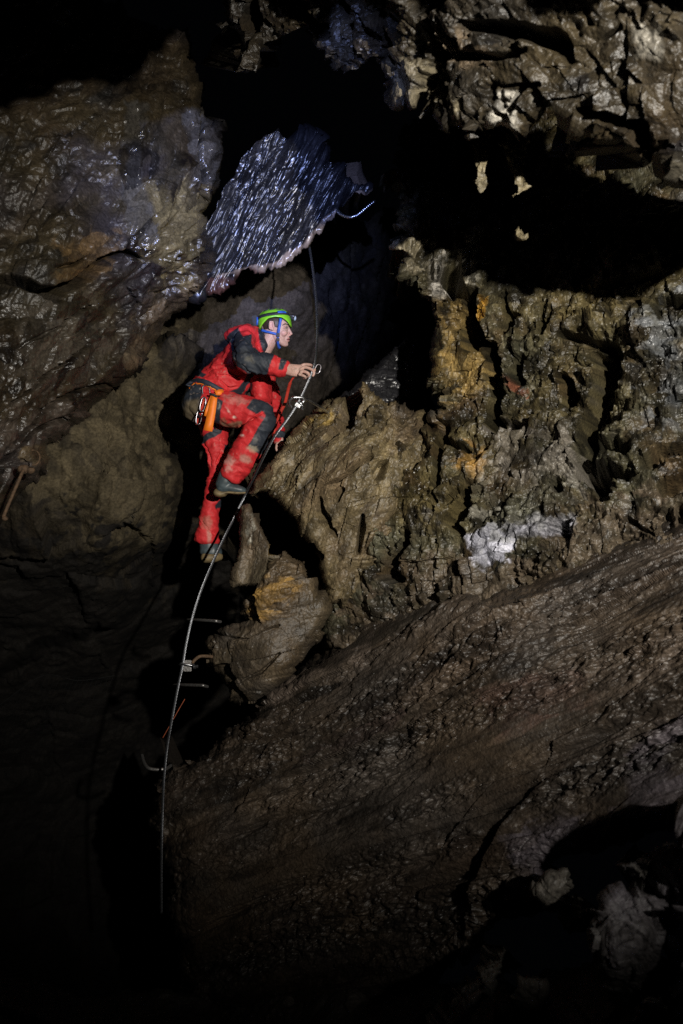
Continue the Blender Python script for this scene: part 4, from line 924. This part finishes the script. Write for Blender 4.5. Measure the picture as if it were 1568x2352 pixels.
for sgn in (-1, 1):                                                                                # ears
    e = [(978 + 24 * math.cos(a), 303 - 40 * math.sin(a), hz + sgn * .083) for a in [math.radians(q) for q in range(-30, 260, 24)]]
    limb(mb, [(x, y, d, 9) for x, y, d in e], 8); mb.ball(Z(980, 306, hz + sgn * .075), (22 * ZM, 38 * ZM, .008)); mb.ball(Z(990, 342, hz + sgn * .078), (12 * ZM, 14 * ZM, .008))
# right hand on the cable: palm, four fingers and the thumb
hd = -.385
limb(mb, [(1110, 738, hd + .012, 50, .026), (1150, 742, hd + .008, 54, .026), (1210, 752, hd, 58, .024), (1268, 752, hd, 54, .022)], 14)
FING = [[(1262, 716, hd + .018, 17), (1310, 694, hd + .022, 15.5), (1370, 700, hd + .012, 14), (1404, 728, hd - .012, 12.5), (1408, 758, hd - .028, 11)],
        [(1270, 736, hd - .004, 17.5), (1318, 722, hd - .012, 16), (1376, 742, hd - .024, 14.5), (1402, 776, hd - .036, 13), (1392, 806, hd - .034, 11)],
        [(1270, 762, hd - .018, 17), (1306, 764, hd - .032, 15.5), (1344, 780, hd - .04, 14), (1352, 806, hd - .03, 12.5), (1338, 818, hd - .012, 11)],
        [(1258, 788, hd - .022, 15.5), (1284, 800, hd - .036, 14), (1312, 812, hd - .04, 12.5), (1318, 828, hd - .028, 11), (1302, 832, hd - .012, 10)]]
for f_ in FING: limb(mb, f_, 10, cap=.9)
limb(mb, [(1190, 770, hd + .02, 22), (1250, 790, hd + .034, 18), (1310, 790, hd + .036, 15), (1356, 776, hd + .022, 13)], 10, cap=.9)      # thumb behind the cable
for kx, ky, kd in ((1264, 714, .006), (1272, 738, -.018), (1272, 766, -.034), (1260, 792, -.036)): mb.ball(Z(kx, ky, hd + kd), (15 * ZM,) * 3, 10, 8)
# left hand flat on the ledge
limb(mb, [(1058, 1430, .03, 40, .024), (1068, 1475, .02, 44, .02), (1078, 1512, .0, 40, .018)], 12)
for (a, b, c, d) in ((1054, 1520, 1062, 1560), (1074, 1524, 1090, 1566), (1092, 1518, 1114, 1552), (1104, 1508, 1130, 1534)):
    limb(mb, [(a, b, .0, 15), ((a + c) / 2, (b + d) / 2 - 3, -.012, 14), (c, d, -.008, 12)], 10, cap=.9)
limb(mb, [(1040, 1480, .0, 18), (1030, 1520, -.015, 15), (1036, 1548, -.02, 13)], 10, cap=.9)
me = remeshed('body', mb, .0031, 3)
v, n = get_np(me); zx, zy, zd = toZ(v)
col = np.tile(np.array((.50, .315, .265)), (len(v), 1)) * (1 + .08 * noise(v * 40, 331))[:, None]
jit = 2 * noise(v * 90, 333); facing = np.ones(len(v))
head = (zy < 560) & (zx > 850)
def blot(cx, cy, rx, ry, c, a, mask=True):
    global col
    m = (sstep(1.3, .4, np.hypot((zx - cx) / rx, (zy - cy) / ry)) * a * mask)[:, None]
    col = col * (1 - m) + np.asarray(c) * m
blot(1102, 385, 34, 26, (.56, .27, .23), .5, head); blot(1160, 395, 24, 18, (.56, .26, .22), .5, head); blot(980, 310, 30, 40, (.55, .29, .25), .5, head)
paint([(1128, 440), (1175, 432), (1178, 446), (1150, 452), (1128, 450)], (.12, .03, .03), head, 2); blot(1152, 434, 22, 7, (.42, .15, .14), .6, head); blot(1148, 460, 20, 8, (.42, .16, .15), .6, head)
paint([(1085, 300), (1118, 284), (1152, 296), (1150, 304), (1118, 296), (1090, 308)], (.03, .018, .012), head, 2)
blot(1128, 330, 14, 6, (.05, .03, .025), .95, head); blot(1108, 333, 20, 6, (.16, .08, .07), .6, head); blot(1120, 316, 26, 6, (.30, .16, .14), .6, head)
hair = [(850, 200), (1100, 200), (1085, 262), (1050, 272), (1042, 330), (1012, 320), (1000, 262), (962, 262), (955, 340), (905, 350), (880, 280)]
paint(hair, (.035, .022, .014), head, 4)
dirt = sstep(.1, .5, fbm(v, 30, 3, .6, 335)) * (zy > 600) * .45
col = col * (1 - dirt[:, None]) + np.array((.16, .12, .09)) * dirt[:, None]
body = finish('body', me, M_SKIN, person, np.concatenate([np.clip(col, .003, .9), np.ones((len(v), 1))], 1))
for sgn in (-1, 1):
    m_ = MB(); m_.ball(Z(1126, 328, sgn * .033), (.009, .008, .009), 12, 8); m_.build('eye', plain('eye', (.10, .075, .06), .15, 0, noise_amt=.5), person)

# ---- helmet
HC = (1012, 288); TILT = math.radians(4)
def hp(az, el, k=1.0, push=0.0):
    """azimuth 0 = forehead, 90 = towards the camera; el = elevation"""
    f_ = math.cos(az) * math.cos(el); s_ = math.sin(az) * math.cos(el); u_ = math.sin(el)
    e = .92; sg = lambda q: math.copysign(abs(q) ** e, q)
    X = (166 * k * ZM + push) * sg(f_); Y = (140 * k * ZM + push) * sg(u_); W = (.108 * k + push) * sg(s_)
    X, Y = X * math.cos(TILT) - Y * math.sin(TILT), X * math.sin(TILT) + Y * math.cos(TILT)
    return Z(*HC) + AX_R * X + AX_U * Y - AX_F * W
RIM = [(0, -.30), (20, -.26), (40, -.06), (62, .12), (85, .17), (105, .10), (125, -.12), (145, -.34), (165, -.44), (180, -.46)]
def rim_el(deg):
    q = abs((deg + 180) % 360 - 180); return float(np.interp(q, [r[0] for r in RIM], [r[1] for r in RIM]))
NA, NE = 72, 18; mb = MB()
for i in range(NA):
    dg_ = 360 * i / NA; az = math.radians(dg_); r0 = rim_el(dg_)
    for j in range(NE):
        el = r0 + (math.pi / 2 * .985 - r0) * (j / (NE - 1)) ** .9
        push = .004 * math.exp(-(j / 1.2) ** 2)                                                   # rolled rim
        push += .0045 * (1 if abs(math.sin(az)) < .42 else 0) * sstep(.35, .6, np.array(el)).item()    # raised centre ridge
        mb.v.append(tuple(hp(az, el, 1, push)))
base2 = len(mb.v)
for i in range(NA):
    dg_ = 360 * i / NA; az = math.radians(dg_); r0 = rim_el(dg_)
    for j in range(NE):
        el = r0 + (math.pi / 2 * .985 - r0) * (j / (NE - 1)) ** .9
        mb.v.append(tuple(hp(az, el, .955)))
for i in range(NA):
    i2 = (i + 1) % NA
    for j in range(NE - 1):
        a, b, c, d = i * NE + j, i2 * NE + j, i2 * NE + j + 1, i * NE + j + 1
        mb.f.append((a, b, c, d)); mb.f.append((base2 + d, base2 + c, base2 + b, base2 + a))
    mb.f.append((i * NE, base2 + i * NE, base2 + i2 * NE, i2 * NE))
mb.f.append(tuple(i * NE + NE - 1 for i in range(NA)))
helmet = mb.build('helmet', M_SHELL, person)
def hsub(o): o.parent = helmet; o.matrix_parent_inverse = Matrix.Identity(4); o.matrix_parent_inverse = Matrix.Translation(-Vector(person.location)) @ Matrix.Identity(4); return o
def on_helmet(mb_, name, mat, smooth=True):
    o = mb_.build(name, mat, None, smooth)
    o.parent = helmet; o.matrix_parent_inverse = Matrix.Translation(-Vector(person.location)) if False else Matrix.Identity(4)
    return o
for az in (60, 95, 130, -60, -95, -130):                                                           # vents
    m_ = MB(); c = [hp(math.radians(az + q), .92 + .05 * math.sin(q), 1, .0012) for q in (-12, -6, 0, 6, 12)]
    m_.ring_tube(c, [(.003, .003), (.006, .004), (.007, .004), (.006, .004), (.003, .003)], 8); on_helmet(m_, 'vent', M_BLACK)
mb = MB()
c = [hp(math.radians(q), .42 + .10 * math.cos(math.radians(q)) * (1 if abs(q) < 90 else .6) - .05, 1, .004) for q in range(-180, 181, 8)]
for k in range(len(c) - 1):
    pass
def band(c, w):
    m_ = MB(); n_ = len(c); cen = Vector(Z(*HC))
    for k in range(n_):
        p = Vector(c[k]); t = (Vector(c[min(k + 1, n_ - 1)]) - Vector(c[max(k - 1, 0)])).normalized(); nr = (p - cen).normalized(); wd = t.cross(nr).normalized() * w * .5; th = nr * .0015
        for q in (wd + th, wd - th, -wd - th, -wd + th): m_.v.append(tuple(p + q))
    for k in range(n_ - 1):
        for j in range(4): m_.f.append((4 * k + j, 4 * k + (j + 1) % 4, 4 * k + 4 + (j + 1) % 4, 4 * k + 4 + j))
    return m_
on_helmet(band(c, .021), 'lamp_band', M_BLACK)
on_helmet(band([hp(math.radians(q), .46 + .10 * math.cos(math.radians(q)), 1, .0062) for q in range(38, 75, 6)], .016), 'band_clip', M_BLUE)
m_ = MB(); m_.ring_tube([hp(math.radians(q), .27 + .0009 * (q - 112) ** 2 * .12, 1, .004) for q in range(85, 145, 5)], .0035, 7); on_helmet(m_, 'lamp_cable', M_BLACK)
m_ = MB(); m_.block(Z(828, 270, -.01), (AX_R * .95 + AX_U * .3, AX_U * .95 - AX_R * .3, AX_F), (.019, .034, .036)); o = m_.build('battery_pack', M_BLACK, None, False, .005); o.parent = helmet
m_ = MB(); m_.ribbon([Z(838, 225, -.045), Z(842, 260, -.048), Z(836, 300, -.046)], .01); on_helmet(m_, 'battery_strap', M_BLUE)
m_ = MB(); c0 = Z(1168, 222, -.004); c1 = Z(1204, 232, -.004)
m_.ring_tube([c0, c0 * .5 + c1 * .5, c1], [.016, .021, .019], 16, cap=.4); lampb = on_helmet(m_, 'headlamp', M_BLACK)
m_ = MB(); m_.ball(c1 + (c1 - c0) * .22, (.010, .016, .016), 14, 10); o = on_helmet(m_, 'lamp_glass', M_LENS)
m_ = MB(); m_.ring_tube([c0 - AX_F * .018 + AX_U * .003, c1 - AX_F * .02 + AX_U * .006], .008, 10); on_helmet(m_, 'lamp_tilt_joint', M_ANOD)
# chin straps
def strap(pts, w, mat, name):
    m_ = MB(); m_.ribbon(spline([Z(*p) for p in pts], 5), w, thick=.0014); on_helmet(m_, name, mat)
strap([(1072, 236, -.094), (1064, 290, -.088), (1054, 345, -.082), (1046, 398, -.072)], .017, M_BLUE, 'chin_strap')
strap([(1046, 396, -.074), (1044, 440, -.062), (1046, 486, -.046), (1054, 522, -.02), (1060, 530, .0)], .015, M_BLUE, 'chin_strap')
strap([(880, 352, -.06), (930, 366, -.078), (985, 378, -.082), (1044, 396, -.074)], .014, M_BLUE, 'chin_strap')
strap([(1072, 236, .094), (1054, 345, .082), (1046, 398, .072), (1050, 480, .046), (1060, 530, .0)], .015, M_BLUE, 'chin_strap')
m_ = MB(); m_.block(Z(1046, 400, -.078), (AX_R, AX_U, AX_F), (.011, .012, .004)); o = m_.build('strap_buckle', M_NAVY, None, False, .002); o.parent = helmet
m_ = MB(); m_.block(Z(1044, 446, -.064), (AX_R, AX_U, AX_F), (.011, .010, .004)); o = m_.build('strap_buckle', M_NAVY, None, False, .002); o.parent = helmet

# ---- rubber boots
def boot(parts, sole, name='boot'):
    mb = MB()
    for p in parts: limb(mb, p, 16, cap=.5)
    me = remeshed(name, mb, .005, 6)
    o = finish(name, me, M_RUBBER, person)
    m2 = MB()
    for p in sole: limb(m2, p, 16, cap=.5)
    s_ = finish('sole', remeshed('sole', m2, .005, 4), M_SOLE, person)
    s_.parent = o; s_.matrix_parent_inverse = Matrix.Identity(4)
    return o
boot([[(560, 1760, -.15, 88, .058), (520, 1850, -.15, 82, .056), (492, 1905, -.15, 74, .05)], [(470, 1915, -.15, 62, .045), (540, 1912, -.15, 58, .046), (620, 1925, -.15, 48, .046), (690, 1940, -.15, 36, .04), (715, 1945, -.15, 28, .03)]],
     [[(440, 1962, -.15, 42, .046), (470, 1975, -.15, 38, .047), (500, 1978, -.15, 30, .046)], [(500, 1970, -.15, 20, .046), (560, 1962, -.15, 16, .042), (640, 1968, -.15, 17, .048), (715, 1966, -.15, 14, .036)]])
boot([[(350, 2400, .10, 96, .062), (362, 2500, .10, 96, .06), (360, 2560, .10, 96, .058)], [(370, 2545, .08, 88, .05), (440, 2560, .16, 66, .05), (500, 2575, .24, 48, .045)]],
     [[(318, 2608, .08, 56, .055), (400, 2606, .09, 54, .05), (450, 2600, .14, 40, .05), (510, 2602, .24, 36, .045)]])

# ---- harness
belt = MB(); belt.ribbon([on_suit(x, y, .007) for x, y in ((152, 905), (190, 868), (235, 852), (290, 856), (345, 874), (400, 902), (450, 932), (500, 958))], .030)
harness = belt.build('harness', M_NAVY, person)
m_ = MB(); m_.ribbon([on_suit(x, y, .006) for x, y in ((165, 930), (215, 882), (290, 884), (370, 915), (430, 950))], .008); on_ = m_.build('orange_piping', M_ORANGE, None); on_.parent = harness
m_ = MB(); m_.ribbon([on_suit(x, y, .006) for x, y in ((455, 1000), (440, 1090), (425, 1200), (415, 1290), (430, 1330))], .022); on_ = m_.build('leg_loop', M_BLACK, None); on_.parent = harness

def loop_pts(cx, cy, rx, ry, ang, dz, n=22, base=None):
    out = []
    for k in range(n + 1):
        a = 2 * math.pi * k / n; x = rx * math.copysign(abs(math.cos(a)) ** .8, math.cos(a)); y = ry * math.copysign(abs(math.sin(a)) ** .8, math.sin(a))
        r = math.radians(ang); out.append((cx + x * math.cos(r) - y * math.sin(r), cy + x * math.sin(r) + y * math.cos(r)))
    d_ = base if base is not None else toZ(on_suit(cx, cy, .012))[2]
    return [Z(x, y, d_ + dz) for x, y in out]
def carabiner(label, cx, cy, rx, ry, ang, mat, dz=0, r=.0042, base=None, group=None):
    e = empty('carabiner', Z(cx, cy, (base if base is not None else toZ(on_suit(cx, cy, .012))[2]) + dz)); tag(e, label, 'carabiner', group)
    L_ = loop_pts(cx, cy, rx, ry, ang, dz, base=base)
    m_ = MB(); m_.ring_tube(L_[3:] , r, 8); m_.build('frame', mat, e)
    m_ = MB(); m_.ring_tube(L_[:4], r * .8, 8); m_.build('gate', M_CHROME if mat is not M_CHROME else M_ANOD, e)
    return e
carabiner('steel carabiner on the cable at the climber\'s fingertips', 1440, 738, 26, 46, 18, M_ANOD, base=-.40, r=.0055)
carabiner('dark oval carabiner hanging from the harness belt', 332, 958, 36, 62, -8, M_ANOD, r=.005)
carabiner('upper of two chrome carabiners hanging at the climber\'s hip', 300, 1090, 24, 72, 12, M_CHROME, dz=-.01)
carabiner('lower of two chrome carabiners hanging at the climber\'s hip', 262, 1215, 26, 74, 10, M_CHROME, dz=-.02)
m_ = MB()
m_.ribbon([on_suit(x, y, .016) for x, y in ((318, 1010), (300, 1080), (276, 1160), (250, 1230), (238, 1290))], .012); tag(m_.build('sling', M_REDWEB), 'thin red sling joining the carabiners at the climber\'s hip', 'sling')
sl = empty('webbing_sling', on_suit(450, 970, .012)); tag(sl, 'bright orange webbing sling hanging from the climber\'s harness', 'sling')
b0 = toZ(on_suit(420, 1100, .016))[2]
m_ = MB(); m_.ribbon([on_suit(505, 962, .008), on_suit(470, 965, .014), on_suit(430, 985, .016)], [.030, .034, .036]); m_.build('knot', M_ORANGE, sl)
m_ = MB(); m_.ribbon([Z(418, 985, b0 - .012), Z(404, 1060, b0 - .012), Z(388, 1160, b0 - .016), Z(366, 1270, b0 - .022), Z(350, 1352, b0 - .026)], [.034, .044, .048, .050, .054]); m_.build('tail', M_ORANGE, sl)
m_ = MB(); m_.ribbon([Z(396, 1000, b0 - .006), Z(368, 1080, b0 - .008), Z(344, 1150, b0 - .012), Z(326, 1205, b0 - .012)], [.020, .026, .026, .018], normal=-AX_F + AX_R * .5); m_.build('tail', M_ORANGE, sl)
m_ = MB(); m_.ribbon([Z(366, 985, b0 - .02), Z(405, 992, b0 - .022), Z(442, 1012, b0 - .02)], .014); m_.build('keeper_band', M_BLACK, sl)
m_ = MB(); m_.ribbon(spline([Z(1212, 806, -.36), Z(1172, 862, -.33), Z(1145, 950, -.28), Z(1125, 1040, -.25), Z(1100, 1110, -.22), Z(1062, 1180, -.20), Z(1030, 1280, -.16), Z(1005, 1380, -.14)], 5), [.010] * 6 + [.018] * 18 + [.014] * 12, normal=-AX_F + AX_R * .35)
tag(m_.build('lanyard', M_REDWEB), 'red webbing lanyard running down from the climber\'s gripping hand', 'lanyard')
tot = 0
for o in bpy.data.objects:
    if o.type == 'MESH': tot += sum(len(p.vertices) - 2 for p in o.data.polygons) if len(o.data.polygons) < 20000 else len(o.data.polygons) * 2
print('triangles', tot)
